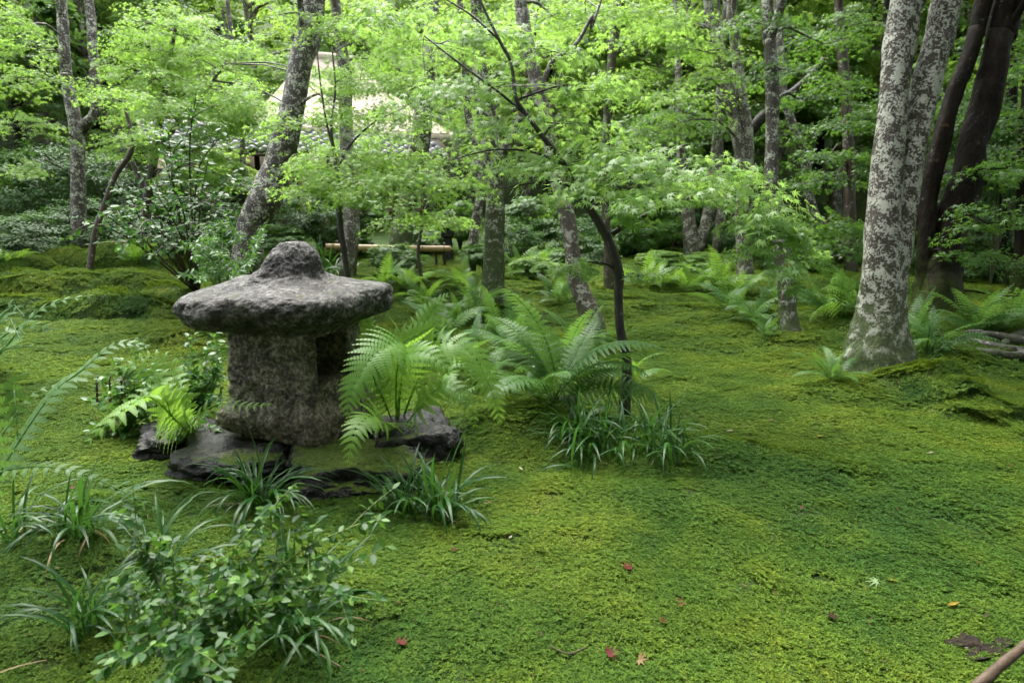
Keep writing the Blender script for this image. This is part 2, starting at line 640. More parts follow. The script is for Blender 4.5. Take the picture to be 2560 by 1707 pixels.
def plain(name, c, rough=.6, c2=None, scale=8, stretch=None, bmp=0.0, spec=.4, dist=.01):
    m, n, l, b, out = mat(name)
    tc = n.new('ShaderNodeTexCoord')
    v = tc.outputs['Object']
    if stretch:
        mp = n.new('ShaderNodeMapping')
        mp.inputs['Scale'].default_value = stretch
        l.new(v, mp.inputs['Vector'])
        v = mp.outputs[0]
    nz = noise(n, l, v, scale, 5, .6)
    r = ramp(n, [(.3, c), (.7, c2 or tuple(x * 1.35 for x in c))])
    l.new(nz.outputs[0], r.inputs[0])
    l.new(r.outputs[0], b.inputs['Base Color'])
    b.inputs['Roughness'].default_value = rough
    b.inputs['Specular IOR Level'].default_value = spec
    if bmp:
        bump(n, l, nz.outputs[0], bmp, dist, b)
    return m


M['thatch'] = plain('thatch', (.38, .33, .25), .9, (.60, .54, .44), 14, (1, 1, .12), .8, .1, .05)
M['tile'] = plain('roof_tile', (.075, .08, .082), .38, (.15, .155, .16), 5, None, .1, .4)
M['plaster'] = plain('beige_plaster', (.30, .23, .16), .85, (.40, .32, .23), 3)
M['white_panel'] = plain('white_panel', (.62, .63, .64), .8, (.72, .73, .73), 2)
M['dark_wood'] = plain('dark_wood', (.022, .014, .010), .55, (.055, .036, .024), 12, (1, 1, .1), .3)
M['bamboo'] = plain('bamboo', (.30, .20, .10), .4, (.42, .31, .17), 6, (.2, 1, 1))
M['bamboo_node'] = plain('bamboo_node', (.16, .09, .04), .5)
M['stem_green'] = plain('green_stem', (.10, .16, .03), .5, (.16, .20, .05), 20)
M['stem_brown'] = plain('brown_stem', (.05, .032, .02), .5, (.09, .06, .035), 20)
M['fern_stem'] = plain('fern_stem', (.05, .06, .018), .45, (.09, .10, .03), 20)
M['stick'] = plain('dead_stick', (.045, .028, .017), .6, (.10, .068, .042), 25, None, .6, .3, .01)
M['dead_root'] = bark('grey_root_bark', (.010, .009, .008), (.042, .037, .032), (.20, .20, .19), .22, .1, .5, .5, 1.6, .2)
M['earth'] = plain('dark_earth', (.010, .007, .005), .85, (.026, .018, .012), 30, None, .8, .2, .03)
for nm, c in (('red', (.20, .018, .022)), ('brown', (.22, .075, .030)), ('purple', (.10, .025, .040)), ('yellow', (.46, .33, .04)),
              ('cream', (.55, .52, .34)), ('pale_green', (.32, .48, .20)), ('olive', (.19, .24, .02)), ('tan', (.42, .26, .12))):
    M['fall_' + nm] = plain('fallen_' + nm + '_leaf', tuple(x * .45 for x in c), .55, tuple(x * .3 for x in c), 40, spec=.12)
M['flower_spike'] = plain('red_brown_spike', (.045, .014, .009), .8)

# ------------------------------------------------------------------ leaf templates
def palmate(angles, lens, notch, droop):
    pts = []
    k = len(angles)
    for i, (a, L) in enumerate(zip(angles, lens)):
        if i == 0:
            pts.append((a - 14, notch * .55))
        pts.append((a, L))
        if i < k - 1:
            pts.append(((a + angles[i + 1]) / 2, notch))
        else:
            pts.append((a + 14, notch * .55))
    V = [(0, 0, 0)]
    for a, r_ in pts:
        t_ = math.radians(a)
        V.append((math.sin(t_) * r_, math.cos(t_) * r_, -droop * r_ * r_))
    T = [(0, i + 1, i) for i in range(1, len(V) - 1)]
    return np.array(V), np.array(T)


MAPLE_HI = palmate([-118, -78, -40, 0, 40, 78, 118], [.42, .76, .95, 1.05, .95, .76, .42], .25, .25)
MAPLE_LO = palmate([-100, -50, 0, 50, 100], [.6, .9, 1.05, .9, .6], .29, .2)
LEAF_FAR = (np.array([(0, -.35, 0), (.42, .1, -.08), (0, .2, .05), (-.42, .1, -.08), (.15, .75, -.12), (-.2, .65, -.1)]),
            np.array([(0, 1, 2), (0, 2, 3), (2, 1, 4), (2, 5, 3)]))


def oval(w, fold=.12, segs=4, curl=.12):
    V, T = [], []
    for i in range(segs + 1):
        t_ = i / segs
        hw = w * math.sin(math.pi * (t_ ** .85)) * .5 + 1e-4
        z = -curl * t_ * t_
        V += [(-hw, t_, z + fold * hw), (0, t_, z - fold * hw * .5), (hw, t_, z + fold * hw)]
    for i in range(segs):
        a = i * 3
        T += [(a, a + 1, a + 4), (a, a + 4, a + 3), (a + 1, a + 2, a + 5), (a + 1, a + 5, a + 4)]
    return np.array(V), np.array(T)


OVAL = oval(.52)
LANCE = oval(.26, .15, 3, .2)
OVAL_LO = oval(.55, .15, 2, .1)

# ------------------------------------------------------------------ ground
def axis(lo, a, bb, hi, step, grow):
    c = list(np.arange(a, bb, step))
    s, x = step, bb
    while x < hi:
        c.append(x)
        s *= grow
        x += s
    c.append(hi)
    s, x = step, a
    left = []
    while x > lo:
        s *= grow
        x -= s
        left.append(max(x, lo))
    return np.array(left[::-1] + c)


gxs = axis(-70, -6.5, 7.0, 70, .05, 1.09)
gys = axis(-25, 1.0, 15.0, 95, .05, 1.07)
X, Y = np.meshgrid(gxs, gys)
Z = ground(X, Y)
pp = np.stack([X, Y, np.zeros_like(X)], -1)
near = 1 - sstep(10, 18, np.hypot(X, Y))
Z = Z + near * .012 * fbm(pp * 9, 3) - .006
nx, ny = len(gxs), len(gys)
i = np.arange(ny - 1)[:, None] * nx
j = np.arange(nx - 1)[None]
Q = np.stack([i + j, i + j + 1, i + nx + j + 1, i + nx + j], -1).reshape(-1, 4)
go = link('ground', new_mesh('ground', np.stack([X, Y, Z], -1).reshape(-1, 3), Q, M['moss'], True))
tag(go, 'green moss ground with soft mounds running back under the trees', 'ground', kind='structure')

# ------------------------------------------------------------------ moss sprigs (uncountable): patches instanced on points of the ground
def moss_patch(seed, rad, count, L):
    r = np.random.default_rng(seed)
    g_ = Geo()
    for k in range(count):
        a, q = r.uniform(0, 6.283), rad * math.sqrt(r.uniform())
        c0 = np.array([q * math.cos(a), q * math.sin(a), r.uniform(-.004, .003)])
        hgt = r.uniform(.5, 1.0) * L * .8
        tilt = r.normal(0, .25, 2)
        top = c0 + np.array([tilt[0] * hgt, tilt[1] * hgt, hgt])
        nb_ = r.integers(4, 7)
        a0 = r.uniform(0, 6.28)
        for w in range(nb_):
            th = a0 + w * 6.283 / nb_ + r.normal(0, .2)
            dv = np.array([math.cos(th), math.sin(th), r.uniform(-.35, .25)])
            sd = np.array([-math.sin(th), math.cos(th), 0]) * L * .16
            root = c0 * .35 + top * .65
            tip_ = top + dv * L * r.uniform(.6, 1.0)
            midp = root * .5 + tip_ * .5 + np.array([0, 0, L * .12])
            g_.add([root, midp - sd, tip_, midp + sd], [(0, 1, 2), (0, 2, 3)])
    return g_.mesh('moss_patch', M['sprig'])


tmpl = bpy.data.collections.new('moss_templates')
for k in range(5):
    o = bpy.data.objects.new('moss_patch', moss_patch(100 + k, .085, 120, .014))
    tmpl.objects.link(o)

mp_, ms_ = [], []
for dmin, dmax, dens, sc in ((.9, 3.4, 210, 1.0), (3.4, 6.5, 150, 1.25), (6.5, 15, 42, 2.0)):
    area = (dmax ** 2 - dmin ** 2) * .5 * math.radians(104)
    k = int(area * dens)
    rr = np.sqrt(rng.uniform(dmin ** 2, dmax ** 2, k))
    th = np.radians(rng.uniform(-52, 52, k))
    mp_.append(np.stack([rr * np.sin(th), rr * np.cos(th)], -1))
    ms_.append(sc * rng.uniform(.75, 1.35, k))
mp_ = np.concatenate(mp_)
ms_ = np.concatenate(ms_)
# a hole in the moss where bare earth shows, bottom right
holes = [(flat(2450, 1610), .025)]
keep = np.ones(len(mp_), bool)
for hp, hr in holes:
    keep &= np.hypot(mp_[:, 0] - hp[0], mp_[:, 1] - hp[1]) > hr
mp_, ms_ = mp_[keep], ms_[keep]
e_ = .04
gz0 = ground(mp_[:, 0], mp_[:, 1])
gxn = (ground(mp_[:, 0] + e_, mp_[:, 1]) - gz0) / e_
gyn = (ground(mp_[:, 0], mp_[:, 1] + e_) - gz0) / e_
rots = []
for a, b_, w in zip(gxn, gyn, rng.uniform(0, 6.283, len(mp_))):
    q = Vector((0, 0, 1)).rotation_difference(Vector((-a, -b_, 1))) @ Matrix.Rotation(w, 3, 'Z').to_quaternion()
    rots.append(tuple(q.to_euler()))
pm = bpy.data.meshes.new('moss_points')
pm.from_pydata([tuple(v) for v in np.stack([mp_[:, 0], mp_[:, 1], gz0 - .004], -1)], [], [])
at = pm.attributes.new('rot', 'FLOAT_VECTOR', 'POINT')
at.data.foreach_set('vector', np.array(rots, np.float32).ravel())
at = pm.attributes.new('scl', 'FLOAT', 'POINT')
at.data.foreach_set('value', ms_.astype(np.float32))
mo = link('moss_tufts', pm)
tag(mo, 'short feathery green moss covering the garden floor', 'moss', kind='stuff')
ng = bpy.data.node_groups.new('moss_scatter', 'GeometryNodeTree')
ng.interface.new_socket('Geometry', in_out='INPUT', socket_type='NodeSocketGeometry')
ng.interface.new_socket('Geometry', in_out='OUTPUT', socket_type='NodeSocketGeometry')
gi = ng.nodes.new('NodeGroupInput')
gout = ng.nodes.new('NodeGroupOutput')
iop = ng.nodes.new('GeometryNodeInstanceOnPoints')
ci = ng.nodes.new('GeometryNodeCollectionInfo')
ci.inputs['Collection'].default_value = tmpl
ci.inputs['Separate Children'].default_value = True
ci.inputs['Reset Children'].default_value = True
iop.inputs['Pick Instance'].default_value = True
na = ng.nodes.new('GeometryNodeInputNamedAttribute')
na.data_type = 'FLOAT_VECTOR'
na.inputs['Name'].default_value = 'rot'
nsc = ng.nodes.new('GeometryNodeInputNamedAttribute')
nsc.data_type = 'FLOAT'
nsc.inputs['Name'].default_value = 'scl'
ng.links.new(gi.outputs[0], iop.inputs['Points'])
ng.links.new(ci.outputs[0], iop.inputs['Instance'])
ng.links.new(na.outputs[0], iop.inputs['Rotation'])
ng.links.new(nsc.outputs[0], iop.inputs['Scale'])
ng.links.new(iop.outputs[0], gout.inputs[0])
mo.modifiers.new('scatter', 'NODES').node_group = ng

# bare earth showing through the moss
hp = holes[0][0]
g_ = Geo()
th = np.linspace(0, 6.283, 40, endpoint=False)
for q in (0, .5, 1):
    rr = q * (.075 + .02 * np.sin(3 * th + 1) + .015 * np.sin(5 * th))
    xx, yy = hp[0] + rr * np.cos(th) * 1.2, hp[1] + rr * np.sin(th) * .8
    g_.add(np.stack([xx, yy, ground(xx, yy) + .004 + .012 * fbm(np.stack([xx, yy, xx * 0], -1) * 40, 2)], -1) + np.array([0, 0, .004]))
jj = np.arange(40)
for k in range(2):
    g_.Q.append(np.stack([k * 40 + jj, k * 40 + (jj + 1) % 40, (k + 1) * 40 + (jj + 1) % 40, (k + 1) * 40 + jj], -1))
link('bare_earth', g_.mesh('bare_earth', M['earth'], True)).update_tag()
tag(bpy.data.objects['bare_earth'], 'small dark patch of bare earth in the moss beside the stick', 'earth', kind='structure')

# ------------------------------------------------------------------ stone lantern
LX, LY, LZ = -1.195, 3.68, .125
LROT = math.radians(-16)
lan = thing('stone_lantern', 'old rough granite lantern with wide mushroom-shaped roof standing on wet rocks', 'lantern', (LX, LY, LZ))
lan.rotation_euler = (0, 0, LROT)
A_, B_, HB = .272, .268, .70


def body_shape(V):
    V = np.array(V, float)
    x, y, z = V[:, 0], V[:, 1], V[:, 2]
    mxr = np.maximum(np.abs(x) / A_, np.abs(y) / B_)
    pr = ((np.abs(x) / A_) ** 16 + (np.abs(y) / B_) ** 16 + 1e-12) ** (1 / 16)
    s = np.where(pr > 0, mxr / np.maximum(pr, 1e-6), 1)
    s = 1 - (1 - s) * 1.0
    pz = np.interp(z, [0, .03, .09, .15, .20, .25, .33, .5, .62, .68, .72], [1.0, 1.10, 1.17, 1.16, 1.08, .995, .96, .965, .98, 1.03, 1.10])
    V[:, 0] = x * s * pz
    V[:, 1] = y * s * pz
    low = np.clip(1 - z / .22, 0, 1)
    V[:, 2] += low * .075 * (.5 - x / (2 * A_))
    V[:, 0] -= low * .035 * np.clip(.3 - x / A_, 0, 1)
    nrmv = norm(np.stack([x, y, np.zeros_like(x)], -1))
    q = V * 1.0
    dsp = .008 * fbm(q * 5 + 5, 3) + .009 * fbm(q * 20, 4, .62)
    V += nrmv * dsp[:, None]
    V[:, 2] += .003 * fbm(q * 19 + 40, 2)
    return V


g_ = Geo()


def wall_grid(f, us, vs, skip=None):
    U, Wv = np.meshgrid(us, vs)
    V = f(U.ravel(), Wv.ravel())
    nu, nv = len(us), len(vs)
    Qs = []
    for r_ in range(nv - 1):
        for c_ in range(nu - 1):
            if skip and skip(.5 * (us[c_] + us[c_ + 1]), .5 * (vs[r_] + vs[r_ + 1])):
                continue
            Qs.append((r_ * nu + c_, r_ * nu + c_ + 1, (r_ + 1) * nu + c_ + 1, (r_ + 1) * nu + c_))
    g_.add(V, None, Qs)


uu = np.linspace(-1, 1, 81)
vv = np.linspace(0, HB, 101)
O0, O1, Z0, Z1 = -.82, .28, .345, .60
uo = np.unique(np.concatenate([np.linspace(-1, O0, 6), np.linspace(O0, O1, 25), np.linspace(O1, 1, 15)]))
vo = np.unique(np.concatenate([np.linspace(0, Z0, 32), np.linspace(Z0, Z1, 25), np.linspace(Z1, HB, 10)]))
wall_grid(lambda u, v: np.stack([u * A_, -B_ + 0 * u, v], -1), uu, vv)
wall_grid(lambda u, v: np.stack([-u * A_, B_ + 0 * u, v], -1), uu, vv)
wall_grid(lambda u, v: np.stack([-A_ + 0 * u, -u * B_, v], -1), uu, vv)
wall_grid(lambda u, v: np.stack([A_ + 0 * u, u * B_, v], -1), uo, vo, lambda u, v: O0 < u < O1 and Z0 < v < Z1)
# underside
uq = np.linspace(-1, 1, 21)
wall_grid(lambda u, v: np.stack([u * A_, -v * B_, 0 * u], -1), uq, np.linspace(-1, 1, 21))
body_V = body_shape(np.concatenate(g_.V))
body_Q = np.concatenate(g_.Q)
# hollow behind the opening
hole = Geo()
ya, yb = O0 * B_ * .97, O1 * B_ * .97
dp = .40
xs = A_ * .955
def pocket(pts):
    hole.add(np.array(pts), None, [(0, 1, 2, 3)])
pocket([(xs, ya, Z0), (xs - dp, ya, Z0), (xs - dp, ya, Z1), (xs, ya, Z1)])
pocket([(xs, yb, Z1), (xs - dp, yb, Z1), (xs - dp, yb, Z0), (xs, yb, Z0)])
pocket([(xs, ya, Z0), (xs, yb, Z0), (xs - dp, yb, Z0), (xs - dp, ya, Z0)])
pocket([(xs, ya, Z1), (xs - dp, ya, Z1), (xs - dp, yb, Z1), (xs, yb, Z1)])
pocket([(xs - dp, ya, Z0), (xs - dp, yb, Z0), (xs - dp, yb, Z1), (xs - dp, ya, Z1)])
body = link('body', new_mesh('lantern_body', body_V, body_Q, M['granite'], True), lan)
link('fire_hollow', hole.mesh('lantern_hollow', M['granite']), body)
# raised rim round the opening: right jamb and head
fr = Geo()
def boxg(geo, lo, hi):
    (x0, y0, z0), (x1, y1, z1) = lo, hi
    geo.add([(x0, y0, z0), (x1, y0, z0), (x1, y1, z0), (x0, y1, z0), (x0, y0, z1), (x1, y0, z1), (x1, y1, z1), (x0, y1, z1)], None,
            [(0, 3, 2, 1), (4, 5, 6, 7), (0, 1, 5, 4), (1, 2, 6, 5), (2, 3, 7, 6), (3, 0, 4, 7)])
boxg(fr, (A_ * .93, yb + .004, Z0 - .02), (A_ * .965 + .014, yb + .034, Z1 + .032))
boxg(fr, (A_ * .93, ya - .006, Z1 + .004), (A_ * .965 + .016, yb + .003, Z1 + .030))
link('opening_rim', fr.mesh('opening_rim', M['granite']), body)

prof = np.array([(.02, .58), (.45, .585), (.58, .605), (.70, .638), (.82, .660), (.91, .676), (.965, .700), (.995, .740), (.998, .775), (.975, .806), (.92, .824), (.84, .833), (.75, .842),
                 (.65, .853), (.53, .872), (.44, .888), (.39, .905), (.352, .925), (.326, .950), (.302, .975), (.270, 1.002), (.230, 1.028), (.178, 1.051), (.11, 1.068), (.04, 1.074), (.004, 1.075)])
pf = spline(prof, 200)
nth = 320
th = np.linspace(0, 2 * np.pi, nth, endpoint=False)
sq = (np.abs(np.cos(th)) ** 3.2 + np.abs(np.sin(th)) ** 3.2) ** (-1 / 3.2)
wob = 1 + .035 * np.sin(th * 2 + .6) + .03 * np.sin(3 * th + 2.0) + .02 * np.sin(5 * th)
CR = .478
mixr = np.clip((pf[:, 0] - .28) / .4, 0, 1)[:, None]
rad_ = pf[:, 0:1] * CR * (mixr * (sq * wob)[None] + (1 - mixr) * (1 + .05 * np.sin(3 * th + 1))[None])
Vc = np.stack([rad_ * np.cos(th) + .0, rad_ * np.sin(th), np.repeat(pf[:, 1:2], nth, 1)], -1)
kn = np.clip((pf[:, 1] - .90) / .1, 0, 1)[:, None] * (pf[:, 0] < .45)[:, None]
Vc[..., 0] += kn * .04
# rim dips and lifts around
rimw = np.clip((pf[:, 0] - .5) / .5, 0, 1)[:, None]
Vc[..., 2] += rimw * (.018 * np.sin(th * 2 + 2.5) + .012 * np.sin(3 * th))[None]
Vc = Vc.reshape(-1, 3)
Vn = norm(Vc - np.array([0, 0, .78])) 
dsp = .020 * fbm(Vc * 5 + 3, 3) + .011 * fbm(Vc * 15 + 9, 4, .62) - .008 * np.abs(fbm(Vc * 9 + 30, 2))
Vc = Vc + Vn * dsp[:, None] * np.array([1, 1, .9])
ii = np.arange(len(pf) - 1)[:, None] * nth
jj = np.arange(nth)[None]
Qc = np.stack([ii + jj, ii + (jj + 1) % nth, ii + nth + (jj + 1) % nth, ii + nth + jj], -1).reshape(-1, 4)
link('roof', new_mesh('lantern_roof', Vc, Qc, M['granite_cap'], True), lan)

# ------------------------------------------------------------------ rocks
import bmesh
def ico(sub):
    bm = bmesh.new()
    bmesh.ops.create_icosphere(bm, subdivisions=sub, radius=1)
    V = np.array([v.co[:] for v in bm.verts])
    T = np.array([[v.index for v in f.verts] for f in bm.faces])
    bm.free()
    return V, T
ICO5, ICO3 = ico(6), ico(3)


def rock(name, label, center, dims, rz, material, seed, amp=.35, hi=True, group=None, cat='rock'):
    V, T = ICO5 if hi else ICO3
    V = V.copy()
    # blocky: push towards a rounded box, then break with noise
    k = 4.5
    pr = (np.abs(V) ** k).sum(-1, keepdims=True) ** (1 / k)
    V = V / pr * .9
    low = fbm(V * 1.3 + seed * 7.1, 3)
    rid = 1 - np.abs(fbm(V * 2.6 + seed * 3.3, 3))
    V = V * (1 + amp * .6 * low + amp * .28 * (rid - .6))[:, None]
    V += norm(V) * (.022 * fbm(V * 6 + seed, 4, .55))[:, None]
    V = V * np.array(dims)
    c_, s_ = math.cos(rz), math.sin(rz)
    V = V @ np.array([[c_, s_, 0], [-s_, c_, 0], [0, 0, 1]])
    o = link(name, new_mesh(name, V, T, material, True))
    o.location = center
    tag(o, label, cat, group)
    return o


def rk(px_, py_, z=.0):
    p = flat(px_, py_, z)
    return p


def rloc(px_, py_, back, z):
    p = flat(px_, py_, 0)
    return (p[0], p[1] + back, z)


rock('foundation_rock', 'wet mossy slab in front of the lantern between two grass clumps', rloc(870, 1255, .25, .01), (.36, .24, .155), .2, M['wet_rock_moss'], 11, .30)
rock('foundation_rock', 'wet black rock under the right corner of the lantern below the bright fern', rloc(1015, 1170, .22, .04), (.26, .26, .17), .4, M['wet_rock'], 2, .4)
rock('foundation_rock', 'dark brown block under the left front corner of the lantern', rloc(560, 1215, .25, .03), (.36, .26, .14), -.1, M['wet_rock'], 3, .28)
rock('foundation_rock', 'low black stone at the far left of the lantern base under fern leaves', rloc(395, 1155, .25, .0), (.24, .22, .13), .3, M['wet_rock'], 4, .35)
rock('foundation_rock', 'flat wet stone directly beneath the lantern body and mostly covered by it', (LX + .05, LY + .02, .0), (.36, .34, .135), .1, M['wet_rock'], 5, .2)
rock('garden_stone', 'small pale flat stone half sunk in moss left of the fern clump', rloc(1238, 1003, .05, .02), (.07, .06, .03), .3, M['pebble'], 6, .3, False)
rock('garden_stone', 'small pale stone at the edge of the grass under the young maple', rloc(1398, 1068, .03, .03), (.05, .035, .022), .1, M['pebble'], 7, .3, False)
rock('garden_stone', 'dark earthy stump of old fern bases under the fern clump', rloc(1385, 1060, .12, .03), (.16, .13, .11), .5, M['earth'], 8, .5, False)

# ------------------------------------------------------------------ ferns
def frond_mesh(curve, maxw, npairs, material, side=None, face=None, start=.2, lobes=9, seed=0, droop=.25, fold=.25):
    """curve: control points of the rachis; pinnae on both sides, each one cut into lobes"""
    r = np.random.default_rng(seed)
    C = spline(curve, 41)
    seg = np.linalg.norm(np.diff(C, axis=0), axis=1)
    S_ = np.concatenate([[0], np.cumsum(seg)]) / seg.sum()
    T = norm(np.gradient(C, axis=0))
    if side is None:
        side = np.cross(T[len(T) // 3], np.array([0, 0, 1.0]))
    side = norm(side)
    g_ = Geo()
    Ltot = seg.sum()
    rr = np.interp(np.linspace(0, 1, 15), [0, 1], [.0032, .0007]) * (Ltot / .6)
    tube(g_, np.array([[np.interp(s, S_, C[:, k]) for k in range(3)] for s in np.linspace(0, 1, 15)]), rr, 4, cap=False)
    for ip in range(npairs):
        t_ = (ip + .5) / npairs
        s = start + (1 - start) * t_ ** .92
        c = np.array([np.interp(s, S_, C[:, k]) for k in range(3)])
        tg = norm(np.array([np.interp(s, S_, T[:, k]) for k in range(3)]))
        sd0 = norm(side - tg * np.dot(side, tg)) if face is None else norm(np.cross(tg, face))
        nr = np.cross(sd0, tg)
        w = maxw * ((1 - t_) ** .62) * min(1.0, .62 + 1.5 * t_) + .006
        spacing = (1 - start) * Ltot / npairs
        hw = min(spacing * .56, w * .24)
        for sg in (-1, 1):
            ww = w * r.uniform(.9, 1.06)
            phi = math.radians(16 + 26 * t_ + r.normal(0, 3))
            d0 = sd0 * sg * math.cos(phi) + tg * math.sin(phi) + nr * fold * .5
            dn = nr * -1.0
            ks = np.linspace(0, 1, lobes + 1)
            # pinna midrib with droop
            mid = c + (d0[None] * ks[:, None] + dn[None] * (droop * ks[:, None] ** 2)) * ww
            mid[:, 2] -= droop * .4 * ww * ks ** 2
            av = norm(tg - d0 * np.dot(tg, d0))
            V, Q_ = [], []
            for q in range(lobes):
                f = (q + .5) / lobes
                lw = hw * (1 - f) ** .6 * (1.0 if q else .8)
                p0, p1 = mid[q], mid[q + 1]
                st_ = (p1 - p0)
                for s2 in (-1, 1):
                    base = len(V)
                    V += [p0, p1 * .97 + p0 * .03, p0 + st_ * 1.02 + av * s2 * lw * .9, p0 + st_ * .42 + av * s2 * lw]
                    Q_.append((base, base + 1, base + 2, base + 3) if s2 < 0 else (base + 3, base + 2, base + 1, base))
            g_.add(V, None, Q_)
    return g_.mesh('frond', material)


def arch_curve(L, e0, e1, bend=0.0, n=9):
    pts = [np.zeros(3)]
    az = 0.0
    for k in range(n):
        t_ = k / (n - 1)
        e = math.radians(e0 + (e1 - e0) * t_ ** 1.15)
        az += bend / n
        pts.append(pts[-1] + np.array([math.sin(az) * math.cos(e), math.cos(az) * math.cos(e), math.sin(e)]) * L / n)
    return np.array(pts)


FR, FRD, FRL = [], [], []
for k, (e0, e1, bd) in enumerate([(78, 20, .2), (70, -5, -.2), (60, -25, .3), (82, 40, -.25), (50, -35, .1), (66, 5, -.4)]):
    FR.append(frond_mesh(arch_curve(1, e0, e1, bd), .20, 22, M['fern'], seed=k, side=np.array([1., 0, 0])))
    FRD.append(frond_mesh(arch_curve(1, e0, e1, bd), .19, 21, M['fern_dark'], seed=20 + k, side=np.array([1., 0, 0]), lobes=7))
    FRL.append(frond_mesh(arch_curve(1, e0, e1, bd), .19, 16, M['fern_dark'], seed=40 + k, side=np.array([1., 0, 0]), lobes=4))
FRB = []
for k, (e0, e1, bd) in enumerate([(78, 20, .2), (70, -5, -.2), (60, -25, .3), (82, 40, -.25), (50, -35, .1), (66, 5, -.4)]):
    FRB.append(frond_mesh(arch_curve(1, e0, e1, bd), .19, 16, M['fern'], seed=60 + k, side=np.array([1., 0, 0]), lobes=4))


def fern(base, nf, L, variants, label, seed, spread=360, az0=0, group='ferns growing in the moss', sink=.02):
    nf, L = int(nf * 1.7), L * 1.04
    r = np.random.default_rng(seed)
    base = np.array(base, float)
    t = thing('fern', label, 'fern', tuple(base), group)
    for k in range(nf):
        az = math.radians(az0 + (k + r.uniform(-.3, .3)) * spread / nf)
        me = variants[int(r.integers(len(variants)))]
        s = L * r.uniform(.5, 1.15)
        m_ = Matrix.Translation((r.normal(0, .05) * L, r.normal(0, .05) * L, -sink)) @ Matrix.Rotation(az, 4, 'Z') @ Matrix.Rotation(r.normal(0, .3), 4, 'Y') @ Matrix.Rotation(r.normal(0, .14), 4, 'X') @ Matrix.Scale(s, 4)
        link('frond', me, t, m_)
    return t


def fern_custom(base, fronds, label, material, group='ferns growing in the moss', lobes=9):
    """fronds: list of (list of (px, py, depth), max pinna length, pairs)"""
    base = np.array(base, float)
    t = thing('fern', label, 'fern', tuple(base), group)
    for k, fr_ in enumerate(fronds):
        pts, w, npr = fr_[:3]
        fc = fr_[3] if len(fr_) > 3 and fr_[3] is not None else np.array([0, -.7, .75])
        C = [np.zeros(3)] + [P(*q) - base for q in pts]
        link('frond', frond_mesh(np.array(C), w, npr, material, seed=200 + k, lobes=lobes, start=fr_[4] if len(fr_) > 4 else .25, face=fc), t)
    return t


# bright fern beside the lantern
b0 = G(985, 1120)
b0 = np.array([b0[0], b0[1] + .12, b0[2] + .03])
fern_custom(b0, [
    ([(1000, 980, 3.66), (1010, 860, 3.45), (940, 885, 3.22), (885, 965, 3.1), (866, 1040, 3.05)], .21, 24, np.array([.1, -.8, .6]), .42),
    ([(960, 1000, 3.7), (930, 930, 3.65), (985, 870, 3.6), (1080, 815, 3.6), (1100, 790, 3.6)], .20, 22, np.array([.25, -.85, .5]), .3),
    ([(1040, 960, 3.7), (1100, 860, 3.55), (1180, 885, 3.5), (1235, 990, 3.45), (1250, 1060, 3.45)], .19, 24, np.array([.1, -.55, .8]), .35),
    ([(1000, 960, 3.85), (1040, 850, 3.9), (1085, 770, 3.9), (1120, 735, 3.85)], .19, 20, None, .3),
    ([(970, 1060, 3.45), (930, 1040, 3.25), (890, 1075, 3.08), (868, 1160, 3.0)], .18, 22, np.array([0, -.75, .65]), .3),
    ([(1040, 1030, 3.7), (1110, 960, 3.62), (1170, 1010, 3.5), (1190, 1070, 3.5)], .13, 18),
    ([(990, 1000, 3.9), (940, 880, 4.0), (915, 800, 4.05), (930, 760, 4.1)], .16, 18),
    ([(990, 980, 3.6), (1000, 900, 3.4), (1060, 880, 3.25), (1130, 930, 3.15)], .17, 20, np.array([0, -.7, .7]), .35),
], 'bright green fern with broad arching fronds against the lantern opening', M['fern'])

# ferns left of the lantern
b0 = G(455, 1130)
b0 = np.array([b0[0], b0[1] + .2, b0[2]])
fern_custom(b0, [
    ([(420, 1030, 3.45), (370, 990, 3.25), (290, 1040, 3.05), (215, 1110, 2.95)], .22, 17, np.array([-.2, -.75, .6])),
    ([(430, 1040, 3.5), (410, 985, 3.4), (350, 985, 3.3), (300, 1040, 3.22)], .13, 16),
    ([(460, 1040, 3.6), (470, 985, 3.55), (430, 960, 3.5), (390, 985, 3.4)], .13, 16),
    ([(480, 1060, 3.5), (540, 1010, 3.4), (620, 1015, 3.25), (680, 1010, 3.15)], .09, 18),
    ([(420, 1030, 3.7), (390, 940, 3.75), (330, 915, 3.7), (240, 960, 3.6)], .12, 16),
    ([(440, 1030, 3.8), (430, 930, 3.9), (380, 890, 3.9), (310, 900, 3.9)], .12, 16),
], 'fern with hanging comb-like fronds beside the left foot of the lantern', M['fern'])

# near fronds reaching in from the left edge
b0 = np.array([P(-150, 1500, 2.35)[0], P(-150, 1500, 2.35)[1], 0])
b0[2] = gz(b0[0], b0[1])
fern_custom(b0, [
    ([(-60, 1290, 2.35), (110, 1010, 2.4), (200, 930, 2.45), (290, 860, 2.5), (375, 866, 2.5)], .12, 24, np.array([-.2, -.35, .9]), .3),
    ([(-90, 1250, 2.2), (-20, 1000, 2.15), (30, 960, 2.15), (45, 1100, 2.1)], .14, 18, np.array([.3, -.9, .3])),
    ([(-60, 1250, 2.4), (0, 1180, 2.35), (160, 1170, 2.3), (300, 1225, 2.3), (420, 1290, 2.3)], .06, 22, np.array([.2, -.3, .9])),
    ([(-80, 1250, 2.5), (60, 1010, 2.6), (150, 960, 2.65), (250, 940, 2.7)], .06, 20, np.array([-.2, -.3, .9])),
], 'long thin arching fern fronds reaching in from the left edge over the moss', M['fern_dark'])
b0 = flat(-30, 905)
b0[2] = gz(b0[0], b0[1])
